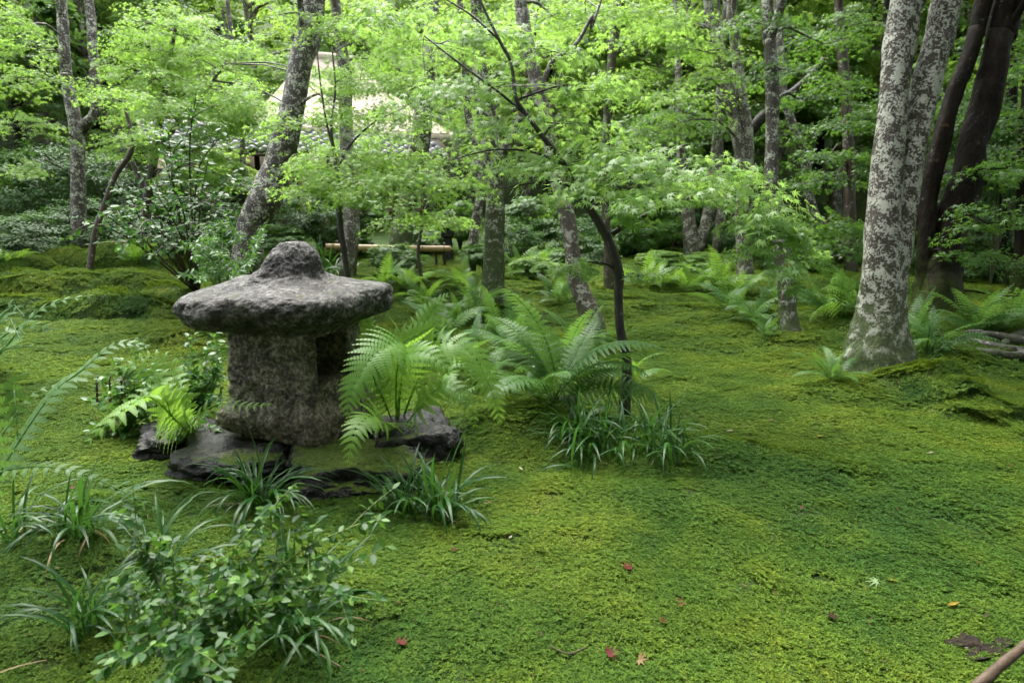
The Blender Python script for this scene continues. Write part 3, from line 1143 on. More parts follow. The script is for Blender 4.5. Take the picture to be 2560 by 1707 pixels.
fern_custom(b0, [
    ([(20, 860, 4.6), (80, 790, 4.6), (140, 755, 4.6), (235, 738, 4.6)], .20, 22, np.array([-.3, -.5, .8])),
    ([(0, 850, 4.6), (40, 820, 4.5), (100, 815, 4.45), (150, 825, 4.4)], .2, 18),
    ([(0, 880, 4.5), (30, 870, 4.4), (80, 865, 4.35), (115, 870, 4.3)], .12, 16),
    ([(-20, 850, 4.6), (0, 790, 4.6), (30, 760, 4.6), (60, 790, 4.5)], .22, 18),
    ([(-30, 850, 4.5), (-10, 800, 4.3), (20, 790, 4.2), (50, 850, 4.1)], .22, 18),
], 'dark glossy fern cut by the left edge with one long arching frond', M['fern_dark'])

# standing fern groups
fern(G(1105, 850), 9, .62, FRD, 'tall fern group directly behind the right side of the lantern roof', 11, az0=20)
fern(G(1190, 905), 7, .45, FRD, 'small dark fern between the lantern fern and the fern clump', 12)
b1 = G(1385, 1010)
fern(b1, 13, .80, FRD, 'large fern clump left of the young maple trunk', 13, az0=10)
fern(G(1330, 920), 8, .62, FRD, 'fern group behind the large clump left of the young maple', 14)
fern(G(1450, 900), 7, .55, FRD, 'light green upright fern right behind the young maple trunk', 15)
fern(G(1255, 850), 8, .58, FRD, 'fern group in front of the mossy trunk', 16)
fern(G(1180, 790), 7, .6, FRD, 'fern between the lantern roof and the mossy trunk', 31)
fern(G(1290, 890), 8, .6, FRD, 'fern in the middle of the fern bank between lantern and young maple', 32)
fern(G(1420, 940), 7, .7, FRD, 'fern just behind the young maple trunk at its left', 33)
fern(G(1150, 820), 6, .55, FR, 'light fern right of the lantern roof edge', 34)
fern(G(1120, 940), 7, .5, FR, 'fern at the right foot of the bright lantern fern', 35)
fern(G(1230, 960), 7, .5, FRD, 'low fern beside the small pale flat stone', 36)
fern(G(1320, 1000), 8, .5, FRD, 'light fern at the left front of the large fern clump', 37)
fern(G(1590, 960), 4, .40, FR, 'single thin fern just right of the young maple trunk', 17)
fern(G(2085, 955), 9, .42, FRD, 'small upright fern at the foot of the lichen tree', 18)
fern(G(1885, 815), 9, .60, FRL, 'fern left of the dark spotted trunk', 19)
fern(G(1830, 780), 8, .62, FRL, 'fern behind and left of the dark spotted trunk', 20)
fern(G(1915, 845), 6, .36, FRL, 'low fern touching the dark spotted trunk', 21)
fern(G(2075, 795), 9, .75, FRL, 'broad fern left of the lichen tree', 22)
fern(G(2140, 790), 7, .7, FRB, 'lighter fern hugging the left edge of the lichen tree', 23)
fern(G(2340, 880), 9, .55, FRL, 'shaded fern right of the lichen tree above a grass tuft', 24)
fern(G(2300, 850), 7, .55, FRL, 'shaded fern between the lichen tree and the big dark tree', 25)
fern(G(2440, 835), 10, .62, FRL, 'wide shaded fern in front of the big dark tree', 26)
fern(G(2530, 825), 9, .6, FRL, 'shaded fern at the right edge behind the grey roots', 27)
for k, (x_, y_, n_, L_, lab) in enumerate([
    (1720, 725, 9, .7, 'pale fern in the back row left of the forked trunk'), (1790, 730, 9, .75, 'pale fern in the back row below the forked trunk'),
    (1660, 715, 8, .6, 'pale low fern in the back row near the moss clearing'), (1840, 745, 8, .7, 'pale fern beside the twin-stemmed trunk'),
    (1610, 720, 8, .6, 'low fern just right of the young maple in the back row'),
    (1060, 770, 9, .55, 'fern below the wavy thin sapling'), (1020, 720, 8, .6, 'fern under the bamboo rail'), (960, 720, 7, .6, 'fern beside the thick-based tree'),
    (1150, 720, 7, .55, 'fern left of the mossy trunk further back'), (1290, 700, 9, .7, 'arching fern right of the mossy trunk'),
    (1340, 690, 8, .7, 'arching pale fern further right of the mossy trunk'), (1185, 760, 6, .5, 'fern at the left side of the mossy trunk'),
    (330, 668, 8, .75, 'fern on the moss mound beside the forked tree'), (20, 660, 6, .6, 'pale fern at the far left among shrubs'),
    (700, 700, 7, .6, 'fern behind the lantern knob left of the leaning tree'), (1400, 760, 8, .5, 'fern behind the clump near the spotted leaning trunk'),
    (2130, 740, 8, .7, 'fern in the shade behind the lichen tree'), (1950, 760, 7, .6, 'fern behind the dark spotted trunk')]):
    fern(G(x_, y_), n_, L_, FRB if 1500 < x_ < 1900 or x_ < 400 or 900 < x_ < 1350 else FRL, lab, 60 + k)

# ------------------------------------------------------------------ strap-leaved grass clumps
def blade_mesh(L, e0, e1, w, seed, material):
    r = np.random.default_rng(seed)
    C = arch_curve(L, e0, e1, r.normal(0, .35), 8)
    T = norm(np.gradient(C, axis=0))
    V, Q_ = [], []
    tw = r.normal(0, .25)
    for k, (c, t_) in enumerate(zip(C, T)):
        f = k / (len(C) - 1)
        sd = norm(np.cross(t_, np.array([0, 0, 1.0])) + 1e-4)
        nn = np.cross(sd, t_)
        sd = sd * math.cos(tw * f) + nn * math.sin(tw * f)
        hw = w * .5 * (.55 + 1.2 * f) * (1 - f ** 3.0) + .0004 if f < 1 else .0003
        hw = min(hw, w * .5)
        V += [c - sd * hw + nn * hw * .35, c, c + sd * hw + nn * hw * .35]
    for k in range(len(C) - 1):
        a = k * 3
        Q_ += [(a, a + 1, a + 4, a + 3), (a + 1, a + 2, a + 5, a + 4)]
    return new_mesh('blade', np.array(V), np.array(Q_), material, True)


BL = [blade_mesh(1, e0, e1, .036, 300 + k, M['blade']) for k, (e0, e1) in enumerate(
    [(80, 40), (75, 0), (70, -35), (62, -50), (84, 60), (55, -30), (68, -10), (76, 20), (48, -55), (72, -60)])]
DBL = [blade_mesh(1, e0, e1, .030, 330 + k, M['dead_blade']) for k, (e0, e1) in enumerate([(25, -30), (15, -20), (35, -50)])]


def grass(base, nb_, L, label, seed, dead=5, group='strap-leaved grass clumps in the moss', az_bias=None, spread=.035):
    nb_, L = int(nb_ * 1.35), L * 1.38
    r = np.random.default_rng(seed)
    base = np.array(base, float)
    t = thing('grass_clump', label, 'grass clump', tuple(base), group)
    for k in range(nb_ + dead):
        az = r.uniform(0, 6.283)
        if az_bias is not None and r.uniform() < .5:
            az = math.radians(az_bias) + r.normal(0, .6)
        me = BL[int(r.integers(len(BL)))] if k < nb_ else DBL[int(r.integers(3))]
        s = L * r.uniform(.6, 1.15) * (1 if k < nb_ else .6)
        off = r.normal(0, spread, 2)
        m_ = Matrix.Translation((off[0], off[1], -.015)) @ Matrix.Rotation(az, 4, 'Z') @ Matrix.Rotation(r.normal(0, .12), 4, 'Y') @ Matrix.Scale(s, 4)
        link('blade' if k < nb_ else 'dead_blade', me, t, m_)
    return t


grass(G(655, 1275), 52, .30, 'grass clump in front of the lantern with leaves spilling over the mossy slab', 1, 8)
grass(G(1015, 1290), 26, .28, 'left half of the twin grass clump right of the mossy slab', 2, 3, spread=.025)
grass(G(1105, 1295), 34, .31, 'right half of the twin grass clump right of the mossy slab', 3, 4, spread=.03)
grass(G(195, 1345), 28, .30, 'long-leaved grass clump near the left edge behind the leafy shrub', 4, 6)
grass(G(45, 1350), 14, .28, 'sparse grass clump cut by the left edge', 5, 3)
grass(G(415, 1440), 26, .26, 'grass clump behind the middle of the leafy shrub', 6, 3)
grass(G(225, 1590), 32, .26, 'grass clump at the left side of the leafy shrub', 7, 5)
grass(G(725, 1600), 46, .27, 'dense grass clump at the right side of the leafy shrub', 8, 8)
grass(G(1490, 1135), 62, .28, 'wide grass clump in front of the young maple trunk', 9, 4, spread=.10)
grass(G(1440, 1100), 24, .27, 'grass clump left of the wide one under the large fern clump', 10, 2)
grass(G(1650, 1140), 44, .27, 'grass clump right of the wide one on the open moss side', 11, 3, spread=.09)
grass(G(2330, 895), 22, .26, 'small shaded grass tuft right of the lichen tree', 12, 0)
grass(G(805, 700), 40, .55, 'tall pale grass behind the lantern knob', 13, 0, spread=.15)

# ------------------------------------------------------------------ trees
def pad_leaves(center, rx, ry, rz, n, r, spray=.26, tilt=.38):
    """leaf positions of one foliage layer: flat sprays spread through a flattened volume"""
    ns = max(3, int(n / 34))
    a = r.uniform(0, 6.283, ns)
    q = np.sqrt(r.uniform(0, 1, ns))
    zz = r.normal(0, .42, ns)
    sc = np.stack([rx * q * np.cos(a), ry * q * np.sin(a), rz * (zz + .45 * (1 - q * q) - .35 * q * q)], -1)
    out_dir = np.stack([np.cos(a), np.sin(a), np.zeros(ns)], -1)
    sn = norm(np.array([0, 0, 1.0]) + out_dir * (q * .35)[:, None] + r.normal(0, .16, (ns, 3)))
    srad = spray * r.uniform(.55, 1.25, ns)
    w = r.integers(0, ns, n)
    aa = r.uniform(0, 6.283, n)
    qq = np.sqrt(r.uniform(0, 1, n))
    ex = norm(np.cross(sn, np.array([0.0, 1, .01])))
    ey = np.cross(sn, ex)
    loc = (ex[w] * (np.cos(aa) * qq)[:, None] + ey[w] * (np.sin(aa) * qq)[:, None]) * srad[w][:, None]
    loc += sn[w] * (r.normal(0, .022, n) - .10 * srad[w] * qq * qq)[:, None]
    pos = np.asarray(center) + sc[w] + loc
    tip = norm(loc + .6 * srad[w][:, None] * out_dir[w] + r.normal(0, .07, (n, 3)))
    nrm_ = norm(sn[w] + r.normal(0, tilt, (n, 3)) + tip * .35)
    return pos, nrm_, tip, np.asarray(center) + sc


def limb_to(geo, start, end, r0, r1, r, sag=.12, n=10, sides=6):
    start, end = np.asarray(start, float), np.asarray(end, float)
    L = np.linalg.norm(end - start)
    mid1 = start + (end - start) * .35 + np.array([0, 0, sag * L]) + r.normal(0, .04 * L, 3)
    mid2 = start + (end - start) * .7 + np.array([0, 0, sag * .6 * L]) + r.normal(0, .04 * L, 3)
    C = spline([start, mid1, mid2, end], n)
    tube(geo, C, np.linspace(r0, r1, n), sides, .1, 8)
    return C


def twigs(geo, C, targets, r, rad=.005):
    for t_ in targets:
        k = int(np.argmin(np.linalg.norm(C - t_, axis=1) + .25 * (len(C) - np.arange(len(C))) / len(C)))
        limb_to(geo, C[min(k, len(C) - 1)], t_, rad, rad * .35, r, .05, 6, 4)


def leaf_count(w, h, dep, size, layers):
    lp = size * F / dep
    return int(w * h * .785 / (lp * lp * .9) * layers * 2.3)


def build_tree(name, label, stems, dep, pads, material, leafmat, size, group=None, base=None, top=None, layers=1.45,
               template=MAPLE_LO, seed=0, singles=0, single_mat=None, flare=None, limb_r=.022, roots=None, overhead=(), spray=.26, trunk_names=None):
    """stems: lists of (px, py, width px) from foot to top, standing at depth dep; pads: (px, py, w px, h px, depth[, stem, t])"""
    r = np.random.default_rng(seed)
    s0 = stems[0]
    bw = P(s0[0][0], s0[0][1], dep)
    if base is None:
        base = np.array([bw[0], bw[1], gz(bw[0], bw[1]) - .03])
    t = thing(name, label, 'tree', tuple(base), group)
    curves, radii = [], []
    for k, st in enumerate(stems):
        pts = np.array([P(a, b_, q[0] if (q := (c_[1:] if isinstance(c_, tuple) else ())) else dep) for a, b_, c_ in st])
        ws = np.array([(c_[0] if isinstance(c_, tuple) else c_) for _, _, c_ in st], float)
        rads = ws * .5 / F * dep
        if k == 0 and pts[0][2] > base[2] + .02:
            pts = np.vstack([base, pts])
            rads = np.concatenate([[rads[0] * (flare or 1.25)], rads])
        if top:
            dv = norm(pts[-1] - pts[-2])
            ext = pts[-1] + norm(dv + np.array([0, 0, .5])) * top
            pts = np.vstack([pts, ext])
            rads = np.concatenate([rads, [rads[-1] * .35]])
        nseg = 14 + 6 * len(pts)
        C = spline(np.column_stack([pts, rads]), nseg)
        curves.append(C[:, :3])
        radii.append(np.maximum(C[:, 3], .002))
        gq = Geo()
        big = rads.max() > .06
        tube(gq, C[:, :3], np.maximum(C[:, 3], .002), 28 if big else 10, (.26 if material is M['bark_dark'] else .15) if big else .12, 5.0 if big else 9.0, seed + k)
        nm = 'trunk' if (k == 0 or (trunk_names and k < trunk_names)) else 'stem'
        link(nm, gq.mesh(nm, material, True, base), t)
    if roots:
        for (pp_, r0) in roots:
            gq = Geo()
            C = spline([G(a, b_) + np.array([0, 0, q]) for a, b_, q in pp_], 18)
            tube(gq, C, np.linspace(r0, r0 * .3, 18), 12, .25, 7, seed + 5)
            link('root', gq.mesh('root', M['root_moss'], True, base), t)
    allp, alln, allt = [], [], []
    for pd in pads:
        x_, y_, w_, h_, dd = pd[:5]
        c = P(x_, y_, dd)
        rx = w_ * .5 / F * dd
        ry = rx * (pd[5] if len(pd) > 5 and pd[5] else .75)
        rz = h_ * .5 / F * dd
        nl = leaf_count(w_, h_, dd, size, layers)
        ps, nn, tt, sc = pad_leaves(c, rx, ry, rz * .8, nl, r, spray=min(spray, rx * .8))
        allp.append(ps)
        alln.append(nn)
        allt.append(tt)
        # limb from the nearest lower point of a stem
        best = None
        for ci_, C in enumerate(curves):
            dl = np.linalg.norm(C[:, :2] - c[:2], axis=1) + .6 * np.abs(C[:, 2] - (c[2] - .05))
            k = int(np.argmin(dl))
            if best is None or dl[k] < best[0]:
                best = (dl[k], C[k], radii[ci_][k])
        gq = Geo()
        r0 = min(limb_r, best[2] * .7)
        C = limb_to(gq, best[1], c, r0, r0 * .3, r)
        if len(sc):
            twigs(gq, C, sc[r.permutation(len(sc))[:7]], r, max(.003, r0 * .25))
        link('branch', gq.mesh('branch', material, True, base), t)
    for (cx_, cy_, cz_, rx, ry, rz, nl, ls) in overhead:
        ps, nn, tt, sc = pad_leaves((cx_, cy_, cz_), rx, ry, rz, nl, r, spray=.5)
        V, T = scatter(LEAF_FAR[0], LEAF_FAR[1], ps, nn, tt, ls * r.uniform(.7, 1.2, len(ps)))
        tag(link('crown', new_mesh('crown', V - base, T, leafmat), t), kind='stuff')
        gq = Geo()
        C0 = curves[0]
        limb_to(gq, C0[-max(2, len(C0) // 5)], (cx_, cy_, cz_), .05, .01, r)
        link('branch', gq.mesh('branch', material, True, base), t)
    if allp:
        ps, nn, tt = map(np.concatenate, (allp, alln, allt))
        sz = size * r.uniform(.65, 1.2, len(ps))
        ok = ps[:, 2] > ground(ps[:, 0], ps[:, 1]) + .05
        ps, nn, tt, sz = ps[ok], nn[ok], tt[ok], sz[ok]
        if singles:
            vd = (ps - CAM) @ FWD
            order = np.argsort(vd / sz)
            vis = order[:singles]
            sm = new_mesh('leaf', template[0], template[1], single_mat)
            for q in vis:
                link('leaf', sm, t, frame_matrix(ps[q] - base, nn[q], tt[q], sz[q]))
            rest = np.ones(len(ps), bool)
            rest[vis] = False
            ps, nn, tt, sz = ps[rest], nn[rest], tt[rest], sz[rest]
        V, T = scatter(template[0], template[1], ps, nn, tt, sz)
        tag(link('crown', new_mesh('crown', V - base, T, leafmat), t), kind='stuff')
    return t


GT = 'garden trees standing in the moss'
# the young maple in the middle
build_tree('maple_tree', 'young maple with thin wet black trunk and wide layered foliage in the middle', [
    [(1562, 1008, 27), (1568, 908, 25), (1551, 823, 24), (1546, 734, 24), (1547, 687, 26), (1526, 612, 22), (1490, 545, 22), (1437, 469, 17),
     (1414, 415, 15), (1365, 353, 13), (1321, 293, 12), (1290, 245, 11), (1278, 160, 9), (1249, 102, 8), (1206, 13, 6), (1180, -60, 4)],
    [(1530, 585, 14), (1584, 553, 11), (1700, 500, 8), (1820, 470, 6), (1920, 520, 3)],
    [(1472, 510, 11), (1530, 445, 9), (1615, 397, 7), (1720, 360, 4)],
    [(1249, 102, 6), (1180, 40, 5), (1100, -10, 3)],
    [(1321, 293, 8), (1252, 235, 7), (1150, 160, 5), (1060, 90, 3)],
    [(1414, 415, 8), (1330, 380, 6), (1230, 375, 4), (1130, 400, 3)],
    [(1437, 469, 7), (1370, 455, 5), (1250, 470, 3)],
    [(1290, 250, 6), (1400, 215, 5), (1500, 210, 3)],
], 4.56, [
    (1480, 400, 300, 110, 4.5), (1640, 400, 330, 100, 4.3), (1560, 470, 380, 90, 4.3), (1760, 440, 300, 110, 4.2), (1700, 500, 320, 100, 4.1),
    (1860, 490, 220, 110, 4.1), (1930, 580, 170, 120, 4.0), (1985, 660, 120, 120, 3.95), (1880, 560, 160, 80, 4.05), (1960, 540, 120, 60, 4.0),
    (1400, 310, 260, 80, 4.6), (1300, 215, 330, 60, 4.4), (1440, 225, 260, 60, 4.4), (1180, 225, 260, 60, 4.6), (1060, 260, 220, 60, 4.7),
    (1330, 420, 220, 80, 4.6), (1240, 330, 220, 70, 4.8), 
    (1100, 110, 300, 90, 5.0), (1230, 90, 220, 80, 4.8), (960, 60, 260, 70, 5.2), (1380, 130, 200, 80, 4.6),
    (1450, 660, 110, 90, 4.5), (1560, 560, 140, 50, 4.3), (1600, 690, 70, 50, 4.4), (1905, 620, 130, 70, 4.0), (1990, 710, 70, 50, 3.95), (2010, 600, 90, 60, 4.0),
], M['bark_young'], M['maple_near'], .049, GT, layers=2.35, template=MAPLE_HI, seed=1, singles=300, single_mat=M['maple_near_obj'], limb_r=.011, flare=1.2, spray=.2)

# lichen covered double trunk
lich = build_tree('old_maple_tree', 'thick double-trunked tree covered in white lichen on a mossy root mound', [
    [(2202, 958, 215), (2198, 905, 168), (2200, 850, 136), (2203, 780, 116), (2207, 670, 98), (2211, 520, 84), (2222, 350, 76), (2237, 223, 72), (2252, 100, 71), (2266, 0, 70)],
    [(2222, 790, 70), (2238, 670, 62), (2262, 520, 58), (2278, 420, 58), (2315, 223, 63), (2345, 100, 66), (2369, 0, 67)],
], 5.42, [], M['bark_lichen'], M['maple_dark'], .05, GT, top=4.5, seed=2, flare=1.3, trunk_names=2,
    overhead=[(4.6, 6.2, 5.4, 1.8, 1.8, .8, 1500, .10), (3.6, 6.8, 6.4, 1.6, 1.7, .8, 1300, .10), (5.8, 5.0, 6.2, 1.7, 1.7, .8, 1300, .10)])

# big dark tree
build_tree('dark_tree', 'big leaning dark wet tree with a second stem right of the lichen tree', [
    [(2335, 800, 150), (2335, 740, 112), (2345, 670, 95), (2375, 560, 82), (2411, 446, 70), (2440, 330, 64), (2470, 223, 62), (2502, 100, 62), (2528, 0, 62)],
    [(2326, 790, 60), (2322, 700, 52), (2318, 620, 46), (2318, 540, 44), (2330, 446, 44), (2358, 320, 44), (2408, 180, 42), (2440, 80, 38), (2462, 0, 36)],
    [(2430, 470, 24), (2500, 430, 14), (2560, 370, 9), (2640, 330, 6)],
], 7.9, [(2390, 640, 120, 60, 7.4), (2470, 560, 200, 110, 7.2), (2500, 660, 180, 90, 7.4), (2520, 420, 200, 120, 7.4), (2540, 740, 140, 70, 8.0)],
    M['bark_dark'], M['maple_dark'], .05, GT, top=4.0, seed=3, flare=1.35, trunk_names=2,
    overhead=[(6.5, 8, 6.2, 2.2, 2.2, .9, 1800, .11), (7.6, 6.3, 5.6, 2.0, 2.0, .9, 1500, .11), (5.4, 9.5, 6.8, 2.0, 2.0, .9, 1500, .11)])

# leaning tree behind the lantern
build_tree('leaning_tree', 'leaning tree with pale lichen edge behind the lantern', [
    [(610, 745, 84), (612, 690, 78), (620, 630, 74), (634, 560, 74), (668, 491, 76), (712, 357, 64), (753, 156, 60), (783, 0, 58)],
], 9.4, [(760, 310, 220, 90, 8.6), (850, 250, 160, 70, 8.8), (780, 420, 190, 70, 8.4), (820, 90, 200, 110, 9.0), (690, 40, 180, 90, 9.5)],
    M['bark_spots'], M['maple'], .052, GT, top=4.5, seed=4, flare=1.15,
    overhead=[(-2.6, 9.3, 6.2, 1.8, 1.8, .7, 1100, .10)])

# forked tree at the left
build_tree('forked_tree', 'forked tree at the left whose two stems rise from one mossy trunk', [
    [(195, 640, 40), (196, 560, 36), (196, 450, 33), (192, 335, 33), (178, 250, 30), (165, 179, 27), (157, 60, 26), (152, 0, 24)],
    [(192, 335, 32), (215, 310, 26), (237, 276, 24), (236, 179, 22), (228, 60, 22), (222, 0, 22)],
], 13.0, [(70, 200, 220, 90, 11.5), (60, 320, 200, 80, 11.5), (80, 120, 140, 80, 12.5), (60, 430, 160, 70, 11), (30, 60, 180, 110, 12)],
    M['bark_spots'], M['maple'], .058, GT, top=4, seed=5, trunk_names=1, overhead=[(-8.5, 12.5, 7.5, 2, 2, .8, 1100, .11)])

# bright maple filling the left background
build_tree('bright_maple_tree', 'bright yellow-green maple in the left background behind the glossy sapling', [
    [(360, 640, 26), (365, 520, 24), (385, 400, 20), (400, 300, 16), (420, 180, 12), (440, 60, 8)],
    [(385, 400, 14), (450, 300, 11), (520, 220, 8), (560, 160, 6)],
    [(365, 480, 14), (320, 380, 11), (290, 280, 8), (270, 200, 5)],
], 12.5, [
    (360, 130, 220, 110, 12.5), (420, 70, 280, 120, 12.5), (380, 200, 320, 110, 12), (500, 150, 260, 110, 12.5), (350, 270, 180, 100, 12.4), (430, 290, 300, 110, 11.5),
    (540, 250, 220, 100, 12), (560, 330, 180, 90, 12.5), (330, 370, 200, 90, 11.8), (480, 380, 200, 90, 12), (600, 130, 180, 90, 13), (560, 440, 150, 80, 12.5), (470, 450, 150, 80, 11.8), (620, 260, 200, 110, 11.5), (660, 310, 190, 90, 12), (560, 310, 180, 80, 12), (700, 360, 170, 70, 12), (870, 360, 170, 60, 12), (960, 350, 180, 60, 12.5), (1010, 400, 160, 60, 12.5)],
    M['bark_brown'], M['maple'], .056, GT, seed=6, layers=1.95)

# thin leaning sapling at the left
build_tree('thin_sapling', 'thin bare-stemmed leaning sapling rising from the moss mounds at the left', [
    [(222, 728, 17), (226, 660, 15), (238, 580, 15), (262, 510, 14), (288, 440, 13), (322, 390, 12), (332, 350, 10), (318, 290, 8), (300, 240, 6)]],
    10.2, [(330, 330, 140, 60, 9.8), (290, 250, 140, 70, 9.8)], M['bark_brown'], M['maple'], .05, GT, seed=7)

# slim trunks further back, left of the leaning tree
build_tree('slim_tree', 'slim brown trunk in front of the tiled wall roof left of the leaning tree', [
    [(607, 520, 16), (607, 430, 15), (604, 340, 14), (590, 270, 13), (585, 140, 12), (575, 60, 11), (568, 0, 10)]], 14.5,
    [(600, 200, 160, 80, 14)], M['bark_brown'], M['maple'], .06, GT, seed=8, base=None)

# trunk right of the lantern knob
build_tree('spotted_tree', 'straight spotted trunk right behind the lantern roof', [
    [(868, 712, 46), (872, 640, 40), (880, 560, 38), (872, 450, 34), (866, 330, 32), (864, 200, 31), (858, 150, 30), (845, 60, 26), (838, 0, 24)]],
    11.0, [(900, 60, 260, 120, 11), (820, 200, 200, 90, 10.5), (950, 160, 220, 100, 11.5)], M['bark_grey'], M['maple'], .056, GT, top=3.5, seed=9,
    overhead=[(-2.6, 11.5, 6.6, 1.8, 1.8, .7, 1000, .10)])

# low maple sapling whose foliage pad fills the middle left
build_tree('maple_sapling', 'small dark-stemmed maple sapling with a wide flat foliage layer behind the lantern', [
    [(872, 716, 15), (862, 640, 15), (850, 560, 15), (846, 480, 13), (842, 430, 11), (835, 380, 9), (828, 320, 7), (838, 220, 5), (830, 120, 4)],
    [(846, 480, 9), (900, 450, 7), (1000, 430, 5), (1100, 430, 3)],
    [(842, 430, 8), (870, 370, 6), (930, 310, 5), (1010, 270, 3)],
    [(835, 380, 6), (815, 300, 5), (800, 200, 4), (790, 100, 3)],
], 8.2, [
    (900, 455, 280, 70, 7.6), (1020, 450, 260, 70, 7.6), (800, 460, 200, 70, 7.8), (940, 500, 300, 60, 7.4), (1100, 440, 220, 60, 7.6), (850, 400, 260, 70, 7.8),
    (980, 400, 220, 60, 7.8), (1150, 480, 180, 60, 7.6), (1060, 540, 160, 50, 7.4), (960, 300, 260, 80, 8.2), (1040, 230, 260, 80, 8.4), (860, 290, 180, 70, 8.2), (900, 200, 200, 80, 8.4),
    (1000, 150, 220, 90, 9), (760, 480, 140, 60, 7.6)],
    M['bark_young'], M['maple'], .05, GT, seed=10, layers=2.1, limb_r=.012)

build_tree('thick_based_tree', 'leaning tree with thick mossy foot beside the bamboo rail', [
    [(1003, 640, 72), (1005, 600, 56), (1014, 535, 50), (1030, 460, 48), (1046, 379, 47), (1058, 290, 45), (1066, 200, 42), (1075, 100, 38), (1080, 0, 34)]],
    13.0, [(1100, 60, 240, 120, 12), (1120, 300, 200, 90, 12), (1150, 400, 180, 80, 12)], M['bark_mossy'], M['maple'], .06, GT, top=3.5, seed=11, flare=1.3)

build_tree('wavy_sapling', 'very thin wavy sapling in front of the bamboo rail', [
    [(1058, 735, 10), (1052, 690, 10), (1046, 630, 9), (1052, 580, 9), (1062, 530, 8), (1078, 490, 7), (1090, 440, 6), (1080, 400, 4)],
    [(1070, 515, 5), (1040, 490, 4), (1010, 480, 3)]],
    9.6, [(1060, 560, 160, 50, 9.3), (1120, 560, 140, 50, 9.3), (980, 560, 120, 40, 9.3)], M['bark_brown'], M['maple'], .05, GT, seed=12, limb_r=.008)

build_tree('mossy_tree', 'straight spotted trunk with green mossy foot in the centre', [
    [(1228, 785, 66), (1232, 700, 60), (1236, 600, 54), (1238, 500, 47), (1232, 400, 50), (1218, 310, 52), (1204, 200, 44), (1196, 100, 32), (1190, 0, 28)],
    [(1245, 395, 26), (1275, 355, 22), (1295, 310, 18), (1315, 240, 12), (1330, 150, 8)]],
    8.35, [(1180, 60, 280, 110, 8.6), (1300, 60, 240, 120, 8.8), (1180, 380, 160, 60, 7.9)], M['bark_mossy'], M['maple'], .053, GT, top=4, seed=13, flare=1.2)

build_tree('slim_lichen_tree', 'slim lichen-spotted trunk just left of the mossy trunk', [
    [(1174, 700, 28), (1182, 620, 26), (1192, 540, 24), (1200, 470, 22), (1190, 380, 20), (1170, 280, 18), (1160, 120, 16), (1150, 0, 15)]],
    11.2, [(1130, 130, 220, 100, 11)], M['bark_spots'], M['maple'], .056, GT, top=3, seed=14)

build_tree('leaning_spotted_tree', 'spotted grey trunk leaning left behind the young maple', [
    [(1492, 862, 62), (1486, 810, 52), (1466, 760, 46), (1440, 690, 41), (1428, 600, 40), (1412, 520, 38), (1388, 420, 36), (1368, 320, 34), (1345, 220, 32), (1322, 120, 32), (1306, 30, 30), (1300, -20, 28)],
    [(1350, 240, 14), (1368, 180, 12), (1385, 150, 11), (1440, 110, 10), (1480, 40, 8), (1510, -20, 6)]],
    6.6, [(1460, 60, 280, 110, 7.5), (1380, 40, 220, 100, 7.2), (1560, 40, 220, 90, 7.5)], M['bark_grey'], M['maple'], .05, GT, top=4, seed=15, flare=1.15)

build_tree('dark_pole_tree', 'slender dark straight trunk rising in the upper middle', [
    [(1524, 715, 26), (1520, 620, 22), (1514, 500, 20), (1515, 380, 21), (1522, 250, 22), (1532, 130, 22), (1545, 0, 22)]],
    10.0, [(1610, 60, 260, 120, 9.8), (1580, 200, 200, 90, 9.5), (1480, 250, 140, 60, 9.8)], M['bark_brown'], M['maple'], .055, GT, top=3.5, seed=16,
    overhead=[(1.6, 10.3, 6.5, 1.8, 1.8, .7, 900, .10)])

build_tree('twin_stem_tree', 'pale twin-stemmed tree with a ferny foot right of the young maple', [
    [(1865, 738, 58), (1862, 660, 40), (1858, 580, 38), (1862, 480, 40), (1868, 380, 34), (1862, 290, 32), (1845, 170, 28), (1834, 60, 26), (1830, 0, 25)],
    [(1862, 460, 30), (1848, 360, 32), (1828, 270, 30), (1808, 180, 28), (1785, 90, 26), (1768, 0, 22)]],
    10.4, [(1690, 250, 240, 90, 9), (1640, 330, 200, 70, 9.4), (1760, 130, 240, 100, 10), (1700, 60, 240, 100, 10), (1770, 200, 160, 70, 9.6)],
    M['bark_grey'], M['maple'], .055, GT, top=3.5, seed=17, flare=1.2, trunk_names=2, overhead=[(3.4, 10.6, 6.8, 1.8, 1.8, .7, 1000, .10)])

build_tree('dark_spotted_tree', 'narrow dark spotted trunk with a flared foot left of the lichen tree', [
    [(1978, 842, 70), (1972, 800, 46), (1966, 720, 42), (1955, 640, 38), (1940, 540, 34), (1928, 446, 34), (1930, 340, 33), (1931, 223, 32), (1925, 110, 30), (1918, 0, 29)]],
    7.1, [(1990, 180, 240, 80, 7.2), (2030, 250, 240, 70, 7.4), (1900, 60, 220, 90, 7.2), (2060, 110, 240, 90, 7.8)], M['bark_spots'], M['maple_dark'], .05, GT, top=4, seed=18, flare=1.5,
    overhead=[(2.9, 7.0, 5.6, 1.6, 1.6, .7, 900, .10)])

build_tree('distant_forked_tree', 'short forked trunk in the back right of the moss clearing', [
    [(1733, 690, 60), (1732, 640, 46), (1728, 590, 40), (1720, 530, 32), (1708, 440, 26), (1700, 330, 20)],
    [(1740, 620, 38), (1760, 575, 32), (1772, 520, 30), (1782, 440, 24), (1790, 330, 18)]],
    13.0, [(1700, 300, 220, 90, 12.5), (1600, 330, 220, 90, 12.5)], M['bark_grey'], M['maple_dark'], .06, GT, top=3, seed=19, trunk_names=1)

